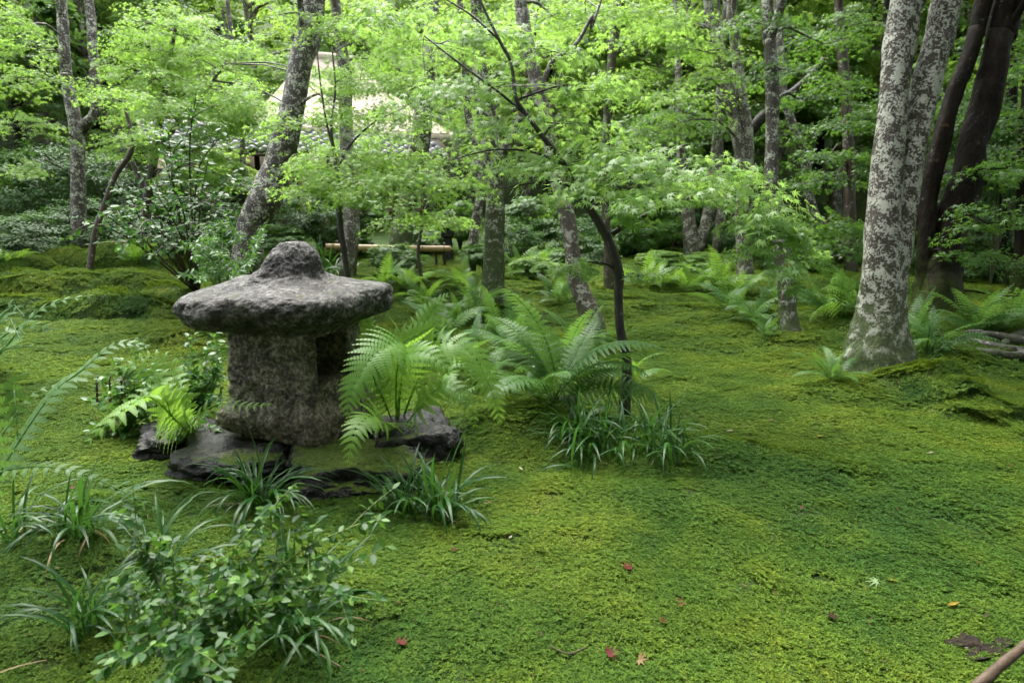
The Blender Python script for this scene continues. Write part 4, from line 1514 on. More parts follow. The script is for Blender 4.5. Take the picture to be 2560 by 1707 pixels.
build_tree('grey_trunk_tree', 'pale grey slim trunk just right of the distant forked trunk', [
    [(1782, 690, 26), (1790, 640, 24), (1800, 560, 22), (1806, 450, 18), (1800, 330, 14)]],
    13.6, [(1800, 330, 160, 70, 13)], M['bark_grey'], M['maple_dark'], .06, GT, top=3, seed=20)

build_tree('tall_brown_tree', 'tall brown trunk between the dark spotted tree and the lichen tree', [
    [(2128, 720, 34), (2126, 600, 30), (2124, 480, 27), (2120, 335, 25), (2110, 178, 24), (2096, 0, 22)]],
    11.5, [(2070, 395, 260, 60, 9.6), (2090, 450, 260, 60, 9.6), (2100, 320, 200, 60, 10.2), (2150, 600, 200, 80, 10), (2060, 560, 180, 90, 10.2), (2080, 640, 180, 70, 10), (2080, 210, 200, 70, 10.5), (2150, 60, 200, 90, 11)],
    M['bark_brown'], M['maple_dark'], .055, GT, top=3.5, seed=21, overhead=[(5.6, 11.6, 7, 1.8, 1.8, .7, 1000, .11)])

build_tree('crooked_tree', 'crooked half-hidden trunk with light lower part behind the dark spotted tree', [
    [(2060, 690, 26), (2044, 620, 26), (2040, 558, 25), (2022, 480, 24), (2014, 400, 23), (1990, 335, 23), (1960, 240, 22), (1950, 120, 20), (1945, 0, 18)]],
    12.6, [(1960, 340, 160, 70, 12.2), (1980, 460, 160, 70, 12)], M['bark_spots'], M['maple_dark'], .06, GT, top=3, seed=22)

for k, (x_, y_, w_, dd, lab) in enumerate([
    (2500, 790, 34, 10.5, 'thin dark trunk in the deep shade right of the big dark tree'), (2546, 780, 40, 9.5, 'dark trunk cut by the right edge in deep shade'),
    (2440, 770, 20, 12.0, 'thinnest dark trunk directly behind the big dark tree'), (2180, 720, 24, 13.5, 'dim trunk half hidden behind the lichen tree')]):
    build_tree('shade_tree', lab, [[(x_, y_, w_), (x_ + 10, y_ - 200, w_ * .85), (x_ + 24, y_ - 480, w_ * .75), (x_ + 45, y_ - 800, w_ * .6)]], dd,
               [(x_ + 20, 120 + 60 * k, 220, 120, dd - .5), (x_ - 10, 300, 220, 110, dd - .3), (x_ + 30, 420, 200, 120, dd - .3)], M['bark_dark'], M['maple_dark'], .055, GT, top=3, seed=30 + k,
               overhead=[(P(x_, 0, dd)[0], P(x_, 0, dd)[1], 6.5, 2.2, 2.2, .9, 1100, .12)])

# fallen log propped between trunks
gq = Geo()
C = spline([P(1855, 360, 12.2), P(1900, 300, 12), P(1960, 250, 11.9), P(2015, 205, 11.8), P(2060, 150, 11.8)], 20)
tube(gq, C, np.linspace(.11, .06, 20), 12, .15, 4, 3)
lo = P(1855, 360, 12.2)
dl = link('dead_log', gq.mesh('dead_log', M['dead_root'], True))
tag(dl, 'pale grey dead log leaning diagonally between the upper trunks at the right', 'log')
# grey roots at the right
rt = thing('exposed_roots', 'gnarled grey exposed roots lying on the moss at the right edge', 'roots', tuple(G(2480, 885)))
for k, pts in enumerate([[(2380, 838, 0), (2430, 845, .04), (2500, 858, .05), (2580, 868, .05)], [(2395, 850, 0), (2460, 868, .03), (2530, 890, .04), (2600, 885, .03)],
                         [(2420, 870, .0), (2490, 895, .03), (2600, 902, .02)], [(2500, 870, .03), (2550, 850, .05), (2600, 845, .04)]]):
    gq = Geo()
    ctr = []
    for a, b_, up in pts:
        q = G(a, b_)
        ctr.append(q + np.array([0, 0, up]))
    C = spline(ctr, 22)
    tube(gq, C, np.linspace(.03, .055, 22), 9, .45, 9, k)
    link('root', gq.mesh('root', M['dead_root'], True, G(2480, 885)), rt)

# ------------------------------------------------------------------ shrubs
def shrub_stems(base, ends, r, r0, geo_list, sub=4, sublen=.3):
    """curved stems from base to ends with side shoots; returns list of polylines"""
    lines = []
    for e in ends:
        e = np.asarray(e, float)
        L = np.linalg.norm(e - base)
        mid = base + (e - base) * .5 + np.array([0, 0, .12 * L]) + r.normal(0, .05 * L, 3)
        C = spline([base + r.normal(0, .015, 3) * np.array([1, 1, 0]), mid, e], 16)
        gq = Geo()
        tube(gq, C, np.linspace(r0, r0 * .25, 16), 5)
        lines.append(C)
        for k in range(sub):
            i_ = int(r.integers(5, 14))
            dv = norm(norm(C[min(i_ + 1, 15)] - C[i_]) + r.normal(0, .55, 3) + np.array([0, 0, .25]))
            L2 = sublen * r.uniform(.5, 1.1)
            D = spline([C[i_], C[i_] + dv * L2 * .5 + np.array([0, 0, .04 * L2]), C[i_] + dv * L2], 10)
            tube(gq, D, np.linspace(r0 * .45, r0 * .2, 10), 4)
            lines.append(D)
        geo_list.append(gq)
    return lines


def leaves_along(lines, spacing, r, start=.3, opposite=True, up=.5, flatness=.4):
    ps, nn, tt = [], [], []
    for C in lines:
        seg = np.linalg.norm(np.diff(C, axis=0), axis=1)
        S_ = np.concatenate([[0], np.cumsum(seg)])
        L = S_[-1]
        for k, s in enumerate(np.arange(start * L, L, spacing)):
            c = np.array([np.interp(s, S_, C[:, q]) for q in range(3)])
            c2 = np.array([np.interp(min(s + .01, L), S_, C[:, q]) for q in range(3)])
            t_ = norm(c2 - c + 1e-6)
            a = r.uniform(0, 6.283) if not opposite else (k % 2) * 1.57 + r.normal(0, .5)
            u1 = norm(np.cross(t_, np.array([.1, .2, 1.0])))
            u2 = np.cross(u1, t_)
            for sg in ((1, -1) if opposite else (1,)):
                d_ = sg * (u1 * math.cos(a) + u2 * math.sin(a))
                tip = norm(d_ + t_ * .6 + r.normal(0, .15, 3))
                ps.append(c)
                tt.append(tip)
                nn.append(norm(np.array([0, 0, 1.0]) * up + t_ * .3 + r.normal(0, flatness, 3)))
        ps.append(C[-1])
        tt.append(norm(C[-1] - C[-2]))
        nn.append(norm(np.array([0, 0, 1]) + r.normal(0, .3, 3)))
    return np.array(ps), np.array(nn), np.array(tt)


def shrub(name, label, base, ends, spacing, size, tpl, mat_many, mat_one, stem_mat, seed, r0=.004, singles=0, sub=4, sublen=.3, start=.3, group=None, opposite=True, flatness=.4):
    r = np.random.default_rng(seed)
    base = np.asarray(base, float)
    t = thing(name, label, 'shrub', tuple(base), group)
    gl = []
    lines = shrub_stems(base, ends, r, r0, gl, sub, sublen)
    for gq in gl:
        link('stem', gq.mesh('stem', stem_mat, True, base), t)
    ps, nn, tt = leaves_along(lines, spacing, r, start, opposite, .6, flatness)
    sz = size * r.uniform(.65, 1.2, len(ps))
    if singles:
        vd = (ps - CAM) @ FWD
        order = np.argsort(vd / sz)[:singles]
        sm = new_mesh('leaf', tpl[0], tpl[1], mat_one, True)
        for q in order:
            link('leaf', sm, t, frame_matrix(ps[q] - base, nn[q], tt[q], sz[q]))
        rest = np.ones(len(ps), bool)
        rest[order] = False
        ps, nn, tt, sz = ps[rest], nn[rest], tt[rest], sz[rest]
    if len(ps):
        V, T = scatter(tpl[0], tpl[1], ps, nn, tt, sz)
        tag(link('foliage', new_mesh('foliage', V - base, T, mat_many, True), t), kind='stuff')
    return t


# leafy shrub in the near left corner
bx = flat(500, 1712)
bx = np.array([bx[0], bx[1], gz(bx[0], bx[1])])
ends = [P(a, b_, q) for a, b_, q in [
    (722, 1228, 1.98), (940, 1288, 1.95), (968, 1365, 1.85), (950, 1500, 1.75), (330, 1300, 2.0), (285, 1470, 1.85), (440, 1400, 1.95), (540, 1390, 1.95), (620, 1440, 1.9),
    (800, 1350, 1.95), (500, 1520, 1.8), (390, 1600, 1.7), (300, 1640, 1.65), (620, 1610, 1.68), (700, 1500, 1.8), (430, 1690, 1.58), (560, 1700, 1.55), (830, 1460, 1.85), (660, 1340, 2.0),
    (380, 1480, 1.9), (560, 1460, 1.85), (750, 1440, 1.9), (350, 1380, 2.0), (480, 1620, 1.65), (270, 1580, 1.75)]]
shrub('leafy_shrub', 'low shrub with small glossy oval leaves in the near left corner', bx, ends, .021, .034, OVAL, M['box'], M['box_obj'], M['stem_green'], 41, .0042, 300, 5, .16, .30)

# glossy sapling at the left
cb = G(492, 735)
ends = [P(a, b_, q) for a, b_, q in [(490, 230, 7.2), (400, 330, 7.0), (560, 330, 7.2), (470, 330, 6.9), (350, 430, 6.9), (280, 470, 6.8), (600, 420, 7.2), (190, 545, 6.6), (260, 560, 6.7), (330, 520, 6.6),
                                  (440, 480, 6.7), (540, 480, 6.9), (600, 520, 7.0), (420, 570, 6.5), (520, 570, 6.7), (300, 620, 6.6), (380, 640, 6.6), (580, 600, 6.9), (440, 400, 6.9), (520, 400, 7.1), (240, 500, 6.8), (330, 590, 6.5)]]
shrub('camellia_sapling', 'glossy broad-leaved sapling with shining wet leaves left of the leaning tree', cb, ends, .085, .085, OVAL, M['camellia'], M['camellia_obj'], M['bark_brown'], 42, .016, 300, 6, .45, .40, opposite=False, flatness=.35)

# nandina beside it
nb0 = G(560, 760)
ends = [P(a, b_, q) for a, b_, q in [(480, 640, 6.0), (520, 600, 6.0), (600, 590, 6.2), (560, 640, 5.8), (620, 660, 6.1), (450, 690, 5.8), (640, 610, 6.2), (500, 700, 5.7), (580, 690, 5.8)]]
shrub('nandina_shrub', 'airy shrub with narrow pointed leaves just left of the lantern roof', nb0, ends, .045, .075, LANCE, M['nandina'], None, M['bark_brown'], 43, .008, 0, 7, .25, .35, flatness=.6)

# herb patch beside the lantern
for k, (x_, y_, tops, lab) in enumerate([
    (500, 1060, [(470, 840), (520, 860), (540, 830), (560, 900), (490, 920), (540, 950), (480, 980), (520, 1000), (555, 985), (450, 960), (550, 860)], 'leafy herb patch against the left side of the lantern body'),
    (330, 1090, [(250, 950), (300, 900), (340, 940), (280, 1010), (360, 1000), (310, 1040), (240, 1060), (380, 960), (230, 1000), (340, 870), (400, 920)], 'leafy herb patch with red-brown spikes left of the lantern'),
    (440, 1140, [(500, 1050), (540, 1080), (470, 1070), (560, 1090), (520, 1110), (420, 1080)], 'round-leaved glossy herb at the left foot of the lantern')]):
    hb = G(x_, y_)
    dd = np.dot(hb - CAM, FWD)
    xs_, ys_ = [q[0] for q in tops], [q[1] for q in tops]
    tops = tops + [(rng.uniform(min(xs_), max(xs_)), rng.uniform(min(ys_) + 40, y_)) for q in range(22 if k < 2 else 10)]
    ends = [P(a, b_, dd + rng.normal(0, .10)) for a, b_ in tops]
    t = shrub('herb_patch', lab, hb, ends, .017, .05, OVAL, M['herb'], None, M['stem_green'], 50 + k, .003, 0, 3, .10, .3, opposite=False, flatness=.5)
    if k == 1:
        for (a, b_) in ((243, 965), (275, 965), (305, 975)):
            gq = Geo()
            p1 = P(a, b_ + 40, dd - .1)
            p2 = P(a - 2, b_ - 25, dd - .1)
            C = spline([p1, p2], 14)
            tube(gq, C, .006 + .003 * np.sin(np.arange(14) * 2.2), 7)
            link('flower_spike', gq.mesh('flower_spike', M['flower_spike'], True, hb), t)


# rounded evergreen bushes further back: the leaf cloud of each one is modelled, alike ones share it
def bush_mesh(seed, nl, size, material, tpl=OVAL_LO, squash=.8):
    r = np.random.default_rng(seed)
    nc = 95
    dirs = norm(r.normal(0, 1, (nc, 3)))
    dirs[:, 2] = np.where(dirs[:, 2] < 0, dirs[:, 2] * .7, dirs[:, 2])
    cc = dirs * r.uniform(.55, .95, nc)[:, None]
    w = r.integers(0, nc, nl)
    loc = norm(r.normal(0, 1, (nl, 3))) * (r.uniform(0, 1, nl) ** .5)[:, None] * np.array([.24, .24, .12])
    pos = (cc[w] + loc) * np.array([1, 1, squash])
    outd = norm(pos + .001)
    nn = norm(outd * .5 + np.array([0, 0, .9]) + r.normal(0, .35, (nl, 3)))
    tt = norm(outd + r.normal(0, .5, (nl, 3)) + np.array([0, 0, -.2]))
    V, T = scatter(tpl[0], tpl[1], pos, nn, tt, size * r.uniform(.6, 1.2, nl))
    return new_mesh('foliage', V, T, material)


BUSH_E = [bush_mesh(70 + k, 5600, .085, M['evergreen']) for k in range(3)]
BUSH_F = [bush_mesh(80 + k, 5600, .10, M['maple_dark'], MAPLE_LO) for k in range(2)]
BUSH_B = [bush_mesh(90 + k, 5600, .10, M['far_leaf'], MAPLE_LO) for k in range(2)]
gq = Geo()
rb_ = np.random.default_rng(5)
for k in range(7):
    a = k * .9
    limb_to(gq, (0, 0, -.45), (.5 * math.cos(a), .5 * math.sin(a), .3), .03, .006, rb_, .1, 8, 5)
STEMS = gq.mesh('stems', M['bark_brown'], True)


def bush(px_, py_, w, h, dd, meshes, label, seed, group='bushes at the back of the garden'):
    """py_ = centre of the bush"""
    c = P(px_, py_, dd)
    s = w * .5 / F * dd
    sz_ = h * .5 / F * dd
    z0 = gz(c[0], c[1])
    t = thing('garden_bush', label, 'bush', (c[0], c[1], z0), group)
    cz = max(c[2] - z0, sz_ * .55)
    R = Matrix.Rotation(seed * 1.7, 4, 'Z')
    m_ = Matrix.Translation((0, 0, cz)) @ Matrix.Diagonal((s, s, sz_ * 1.25, 1)) @ R
    tag(link('foliage', meshes[seed % len(meshes)], t, m_), kind='stuff')
    link('stems', STEMS, t, Matrix.Translation((0, 0, cz * .7)) @ Matrix.Diagonal((s * .8, s * .8, cz * 1.5, 1)) @ R)
    return t


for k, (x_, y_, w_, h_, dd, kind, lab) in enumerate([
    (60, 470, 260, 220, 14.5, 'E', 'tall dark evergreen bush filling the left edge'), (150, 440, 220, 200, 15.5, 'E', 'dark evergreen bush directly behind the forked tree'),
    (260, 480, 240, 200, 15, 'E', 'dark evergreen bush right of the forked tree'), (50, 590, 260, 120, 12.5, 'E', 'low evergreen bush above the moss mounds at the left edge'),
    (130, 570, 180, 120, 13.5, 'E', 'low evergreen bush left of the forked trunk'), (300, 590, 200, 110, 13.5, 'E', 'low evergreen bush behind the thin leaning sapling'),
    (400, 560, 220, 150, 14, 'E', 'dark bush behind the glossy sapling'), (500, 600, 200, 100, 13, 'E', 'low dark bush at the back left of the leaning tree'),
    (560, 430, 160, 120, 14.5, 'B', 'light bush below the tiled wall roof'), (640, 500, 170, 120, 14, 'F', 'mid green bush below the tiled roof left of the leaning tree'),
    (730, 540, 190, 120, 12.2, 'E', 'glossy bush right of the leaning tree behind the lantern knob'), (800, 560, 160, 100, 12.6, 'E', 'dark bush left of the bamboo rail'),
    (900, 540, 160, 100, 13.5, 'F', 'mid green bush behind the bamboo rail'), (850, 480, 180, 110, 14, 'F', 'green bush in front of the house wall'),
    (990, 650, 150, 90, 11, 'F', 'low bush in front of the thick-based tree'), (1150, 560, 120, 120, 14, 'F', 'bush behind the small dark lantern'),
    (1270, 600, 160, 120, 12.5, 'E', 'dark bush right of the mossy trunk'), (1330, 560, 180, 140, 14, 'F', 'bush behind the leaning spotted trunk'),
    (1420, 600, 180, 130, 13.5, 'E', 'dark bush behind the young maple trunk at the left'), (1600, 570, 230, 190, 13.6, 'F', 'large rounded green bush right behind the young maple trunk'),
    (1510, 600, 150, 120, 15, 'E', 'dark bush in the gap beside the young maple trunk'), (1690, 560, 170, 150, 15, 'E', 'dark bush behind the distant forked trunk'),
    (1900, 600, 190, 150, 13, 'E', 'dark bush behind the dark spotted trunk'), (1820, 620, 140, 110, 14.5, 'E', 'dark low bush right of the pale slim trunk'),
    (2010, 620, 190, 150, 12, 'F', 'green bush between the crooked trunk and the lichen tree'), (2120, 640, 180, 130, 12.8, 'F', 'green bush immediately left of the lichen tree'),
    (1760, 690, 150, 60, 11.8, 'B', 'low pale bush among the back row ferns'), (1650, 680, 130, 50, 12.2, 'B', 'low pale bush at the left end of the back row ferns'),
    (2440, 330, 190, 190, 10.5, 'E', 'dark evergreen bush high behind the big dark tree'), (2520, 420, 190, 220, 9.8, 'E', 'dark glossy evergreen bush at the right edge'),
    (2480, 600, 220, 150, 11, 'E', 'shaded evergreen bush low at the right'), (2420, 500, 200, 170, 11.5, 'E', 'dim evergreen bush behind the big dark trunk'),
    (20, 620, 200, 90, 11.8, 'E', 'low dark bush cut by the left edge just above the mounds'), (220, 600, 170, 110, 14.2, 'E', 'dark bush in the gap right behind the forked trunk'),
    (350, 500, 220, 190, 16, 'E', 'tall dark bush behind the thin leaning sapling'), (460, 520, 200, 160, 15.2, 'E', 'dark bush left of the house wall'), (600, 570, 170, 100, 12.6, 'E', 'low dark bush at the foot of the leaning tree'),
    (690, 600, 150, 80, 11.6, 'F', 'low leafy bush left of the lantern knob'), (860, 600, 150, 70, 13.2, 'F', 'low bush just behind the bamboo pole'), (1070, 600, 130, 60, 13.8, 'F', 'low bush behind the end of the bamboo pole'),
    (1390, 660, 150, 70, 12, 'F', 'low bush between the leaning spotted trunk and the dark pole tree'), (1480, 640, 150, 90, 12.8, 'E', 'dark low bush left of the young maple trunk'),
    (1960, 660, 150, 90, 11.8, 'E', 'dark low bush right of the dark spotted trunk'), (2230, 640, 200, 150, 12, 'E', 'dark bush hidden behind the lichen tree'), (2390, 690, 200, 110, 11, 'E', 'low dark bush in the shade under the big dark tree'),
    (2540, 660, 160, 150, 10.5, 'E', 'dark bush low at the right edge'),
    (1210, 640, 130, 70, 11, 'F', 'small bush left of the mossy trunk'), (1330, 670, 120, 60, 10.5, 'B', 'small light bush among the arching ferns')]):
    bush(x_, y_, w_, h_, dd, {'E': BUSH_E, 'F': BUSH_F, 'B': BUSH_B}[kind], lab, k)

# ------------------------------------------------------------------ house
HA = np.array([-7.75, 16.15])
HBp = np.array([-2.4, 19.6])
hu = norm(HBp - HA)
hn = np.array([hu[1], -hu[0]])             # towards the garden
HL = float(np.linalg.norm(HBp - HA))
hz = gz(-5, 18) - .1
house = thing('garden_house', 'old house with pale thatched roof over tiled eaves behind the trees', 'house', (HA[0], HA[1], hz))
house.rotation_euler = (0, 0, math.atan2(hu[1], hu[0]))       # local x along the wall, local -y towards the garden


def hbox(name, lo, hi, material, parent=None):
    gq = Geo()
    boxg(gq, lo, hi)
    return link(name, gq.mesh(name, material), parent or house)


hbox('wall', (0, 0, 0), (HL, .18, 2.3), M['plaster'])
hbox('wall', (0, .18, 0), (.18, 5.2, 2.3), M['plaster'])
hbox('wall', (HL - .18, .18, 0), (HL, 5.2, 2.3), M['plaster'])
hbox('wall', (0, 5.2, 0), (HL, 5.38, 2.3), M['plaster'])
for q in np.linspace(.06, HL - .06, 8):
    hbox('post', (q - .06, -.03, 0), (q + .06, -.002, 2.28), M['dark_wood'])
hbox('sill_beam', (0, -.05, .48), (HL, -.032, .58), M['dark_wood'])
hbox('head_beam', (0, -.05, 1.98), (HL, -.032, 2.10), M['dark_wood'])
wd = hbox('window', (4.55, -.028, .75), (5.15, -.004, 1.75), M['dark_wood'])
for q in np.linspace(4.6, 5.1, 6):
    hbox('bar', (q - .012, -.05, .75), (q + .012, -.03, 1.75), M['dark_wood'], wd)
pn = hbox('paper_panel', (5.75, -.028, .72), (6.65, -.004, 1.95), M['white_panel'])
for q in (5.75, 6.2, 6.65):
    hbox('panel_bar', (q - .02, -.045, .72), (q + .02, -.03, 1.95), M['dark_wood'], pn)
# tiled eaves: board underneath, single tiles on top
eave = hbox('eave_board', (-.6, -.85, 0), (HL + .6, 1.0, .05), M['dark_wood'])
slope = math.radians(24)
eave.matrix_local = Matrix.Translation((0, 0, 2.34)) @ Matrix.Rotation(slope, 4, 'X')
hbox('eave_beam', (-.55, -.80, 1.92), (HL + .55, -.70, 1.99), M['dark_wood'])
TW, TL = .30, .27
u_ = np.linspace(0, 1, 9)
zt = .035 * np.sin(u_ * 2 * np.pi + .4) + .02
Vt = []
for (yy, dz) in ((-.02, .030), (TL * 1.12, .0)):
    for a, z_ in zip(u_, zt):
        Vt.append((a * TW * 1.06, yy, z_ + dz))
for a, z_ in zip(u_, zt):
    Vt.append((a * TW * 1.06, -.02, z_ + .005))
Qt = [(k, k + 1, 9 + k + 1, 9 + k) for k in range(8)] + [(18 + k, 18 + k + 1, k + 1, k) for k in range(8)]
tile_me = new_mesh('tile', np.array(Vt), np.array(Qt), M['tile'])
cols_ = int((HL + 1.1) / TW)
for r_ in range(6):
    for c_ in range(cols_):
        link('tile', tile_me, eave, Matrix.Translation((-.55 + c_ * TW, -.87 + r_ * TL, .055 + rng.normal(0, .003))))
# thatched main roof
x0, x1, y0, y1, zb = 2.2, HL + 1.2, .45, 5.4, 2.75
rx0, rx1, ry, zr = 4.1, HL - .9, 2.9, 4.95
g_ = Geo()
nU, nW = 60, 26
corners = [np.array(v, float) for v in [(x0, y0, zb), (x1, y0, zb), (x1, y1, zb), (x0, y1, zb)]]
tops = [np.array(v, float) for v in [(rx0, ry, zr), (rx1, ry, zr), (rx1, ry + .02, zr), (rx0, ry + .02, zr)]]
for k in range(4):
    a, b_, c_, d_ = corners[k], corners[(k + 1) % 4], tops[(k + 1) % 4], tops[k]
    U, W = np.meshgrid(np.linspace(0, 1, nU), np.linspace(0, 1, nW))
    U, W = U[..., None], W[..., None]
    V = (a * (1 - U) + b_ * U) * (1 - W) + (d_ * (1 - U) + c_ * U) * W
    V[..., 2] -= .28 * np.sin(np.pi * W[..., 0]) * .6
    V = V + .035 * fbm(V * np.array([7, 7, 3.0]), 3)[..., None] * np.array([.3, .3, 1])
    ii = np.arange(nW - 1)[:, None] * nU
    jj = np.arange(nU - 1)[None]
    g_.add(V.reshape(-1, 3), None, np.stack([ii + jj, ii + jj + 1, ii + nU + jj + 1, ii + nU + jj], -1).reshape(-1, 4))
boxg(g_, (x0 + .03, y0 + .03, zb - .32), (x1 - .03, y1 - .03, zb - .01))
th_roof = link('thatched_roof', g_.mesh('thatched_roof', M['thatch'], True), house)
gq = Geo()
C = spline([(rx0 - .25, ry, zr + .02), ((rx0 + rx1) / 2, ry, zr - .02), (rx1 + .25, ry, zr + .02)], 24)
tube(gq, C, .13 * np.sin(np.linspace(.5, 2.64, 24)), 12, .08, 6)
link('ridge_cap', gq.mesh('ridge_cap', M['thatch'], True), th_roof)

# bamboo rail
r0_, r1_ = P(815, 616, 12.0), P(1125, 622, 12.3)
rail = thing('bamboo_rail', 'low horizontal bamboo pole barrier on short posts in front of the house', 'barrier', (r0_[0], r0_[1], gz(r0_[0], r0_[1])))
rb0 = np.array(rail.location)
gq = Geo()
C = spline([r0_, (r0_ + r1_) / 2 + np.array([0, 0, -.01]), r1_], 40)
tube(gq, C, np.full(40, .052), 14)
pole = link('pole', gq.mesh('pole', M['bamboo'], True, rb0), rail)
for q in np.linspace(.06, .95, 6):
    gq = Geo()
    c = r0_ + (r1_ - r0_) * q
    dv = norm(r1_ - r0_)
    tube(gq, [c - dv * .012, c, c + dv * .012], [.052, .058, .052], 14, cap=False)
    link('node_ring', gq.mesh('node_ring', M['bamboo_node'], True, rb0), pole)
for q in (.08, .36, .64, .88, .95):
    gq = Geo()
    c = r0_ + (r1_ - r0_) * q
    z_ = gz(c[0], c[1])
    tube(gq, spline([(c[0], c[1] + .075, z_ - .05), (c[0], c[1] + .075, c[2] + .08)], 5), np.full(5, .028), 9)
    link('post', gq.mesh('post', M['dark_wood'], True, rb0), rail)

# small dark lantern by the house
sl = P(1120, 650, 13.2)
slz = gz(sl[0], sl[1])
t = thing('small_lantern', 'small dark stone lantern with mossy cap beside the end of the bamboo rail', 'lantern', (sl[0], sl[1], slz))


def lathe(name, pf_, material, parent, sides=24, rough=.04):
    gq = Geo()
    pf_ = spline(np.array(pf_, float), 40)
    C = np.column_stack([np.zeros(40), np.zeros(40), pf_[:, 1]])
    th_ = np.linspace(0, 2 * np.pi, sides, endpoint=False)
    V = np.stack([pf_[:, :1] * np.cos(th_), pf_[:, :1] * np.sin(th_), np.repeat(pf_[:, 1:], sides, 1)], -1).reshape(-1, 3)
    V = V + .015 * fbm(V * 7, 3)[:, None]
    ii = np.arange(39)[:, None] * sides
    jj = np.arange(sides)[None]
    gq.add(V, None, np.stack([ii + jj, ii + (jj + 1) % sides, ii + sides + (jj + 1) % sides, ii + sides + jj], -1).reshape(-1, 4))
    return link(name, gq.mesh(name, material, True), parent)


lathe('shaft', [(.12, -.05), (.10, .2), (.09, .4), (.13, .46)], M['wet_rock'], t)
lathe('light_box', [(.13, .46), (.12, .55), (.12, .64), (.1, .66)], M['wet_rock'], t)
lathe('cap', [(.05, .64), (.20, .655), (.23, .68), (.20, .73), (.12, .79), (.065, .82), (.055, .88), (.03, .92), (.002, .93)], M['wet_rock_moss'], t)

# low stake fence in the shade
for k, (x0_, x1_, y_, dd) in enumerate([(1545, 1680, 655, 14.5), (1930, 2090, 690, 12.4)]):
    p0, p1 = P(x0_, y_, dd), P(x1_, y_, dd)
    z0 = gz(p0[0], p0[1])
    fb = thing('stake_fence', ['low weathered stake fence in the shade behind the young maple', 'low dark stake fence behind the dark spotted trunk'][k], 'fence', (p0[0], p0[1], z0))
    b0 = np.array(fb.location)
    for q in np.linspace(0, 1, 12):
        gq = Geo()
        c = p0 + (p1 - p0) * q
        zz = gz(c[0], c[1])
        tube(gq, spline([(c[0], c[1], zz - .05), (c[0] + .01, c[1], zz + .32 + .04 * math.sin(q * 30))], 4), np.full(4, .022), 7)
        link('stake', gq.mesh('stake', M['stick'], True, b0), fb)
    gq = Geo()
    C = np.array([(p0 + (p1 - p0) * q) for q in np.linspace(0, 1, 10)])
    C[:, 2] = ground(C[:, 0], C[:, 1]) + .2
    tube(gq, C + np.array([0, -.035, 0]), np.full(10, .016), 7)
    link('rail', gq.mesh('rail', M['stick'], True, b0), fb)

# ------------------------------------------------------------------ wooded slope behind
def far_crown(seed, material, nl=4200, size=.17, tall=1.0):
    r = np.random.default_rng(seed)
    nb_ = 26
    cz = r.uniform(.30, 1.0, nb_) * 6.5 * tall
    ra = (1.9 * np.sin(np.pi * np.clip((cz / (6.5 * tall) - .1) / 1.0, .05, .95)) ** .6) * r.uniform(.35, 1, nb_)
    a = r.uniform(0, 6.283, nb_)
    V, T, off = [], [], 0
    for k in range(nb_):
        n_ = nl // nb_
        ps, nn, tt, sc = pad_leaves((ra[k] * math.cos(a[k]), ra[k] * math.sin(a[k]), cz[k]), r.uniform(.7, 1.2), r.uniform(.7, 1.2), .38, n_, r, .42, .4)
        v, f = scatter(LEAF_FAR[0], LEAF_FAR[1], ps, nn, tt, size * r.uniform(.6, 1.2, n_))
        V.append(v)
        T.append(f + off)
        off += len(v)
    return new_mesh('crown', np.concatenate(V), np.concatenate(T), material)


def far_trunk(seed, material, tall=1.0):
    r = np.random.default_rng(seed)
    gq = Geo()
    C = spline([(0, 0, -.4), (r.normal(0, .1), r.normal(0, .1), 1.5), (r.normal(0, .25), r.normal(0, .25), 3.5), (r.normal(0, .4), r.normal(0, .4), 6.2 * tall)], 20)
    tube(gq, C, np.linspace(.17, .04, 20), 10, .12, 4)
    for k in range(7):
        i_ = int(r.integers(7, 18))
        a = r.uniform(0, 6.283)
        limb_to(gq, C[i_], C[i_] + np.array([1.5 * math.cos(a), 1.5 * math.sin(a), .6]), .045, .012, r, .1, 7, 5)
    return gq.mesh('trunk', material, True)


FC_L = [far_crown(400 + k, M['far_leaf']) for k in range(4)]
FC_D = [far_crown(420 + k, M['far_dark'], 3800, .18, 1.15) for k in range(3)]
FT = [far_trunk(440 + k, M['bark_grey']) for k in range(3)]
FTD = [far_trunk(450 + k, M['bark_dark'], 1.1) for k in range(2)]
r = np.random.default_rng(99)
spots = []
for row, (yy, step, x_lo, x_hi) in enumerate([(16.5, 1.9, 3.5, 17), (19, 2.2, 2, 20), (17.5, 2.5, -19, -11.5), (21.5, 2.6, -20, 22), (25, 2.6, -22, 24), (29, 3.0, -26, 28), (34, 3.4, -30, 32), (40, 4.0, -36, 38)]):
    for xx in np.arange(x_lo, x_hi, step):
        x_ = xx + r.normal(0, .5)
        y_ = yy + r.normal(0, .7)
        if -11 < x_ < 1.2 and 13 < y_ < 25.5 and not (x_ > -1.0 and y_ > 19):
            if y_ < 24.0 or row < 3:
                continue
        spots.append((x_, y_, row))
for k, (x_, y_, row) in enumerate(spots):
    dark = (x_ > 5.5 and r.uniform() < (.35 if y_ < 26 else .2)) or (x_ < -9.5 and r.uniform() < .45) or (r.uniform() < .12)
    t = thing('slope_evergreen' if dark else 'slope_tree',
              'dark evergreen tree in the shade of the wooded slope behind the garden' if dark else 'light green leafy tree on the wooded slope behind the garden', 'tree',
              (x_, y_, gz(x_, y_)), 'evergreens on the wooded slope' if dark else 'leafy trees on the wooded slope')
    s = r.uniform(.85, 1.25)
    m_ = Matrix.Rotation(r.uniform(0, 6.28), 4, 'Z') @ Matrix.Diagonal((s * r.uniform(.95, 1.25), s * r.uniform(.95, 1.25), s, 1))
    tag(link('crown', (FC_D if dark else FC_L)[int(r.integers(3 if dark else 4))], t, m_), kind='stuff')
    link('trunk', (FTD if dark else FT)[int(r.integers(2 if dark else 3))], t, m_)

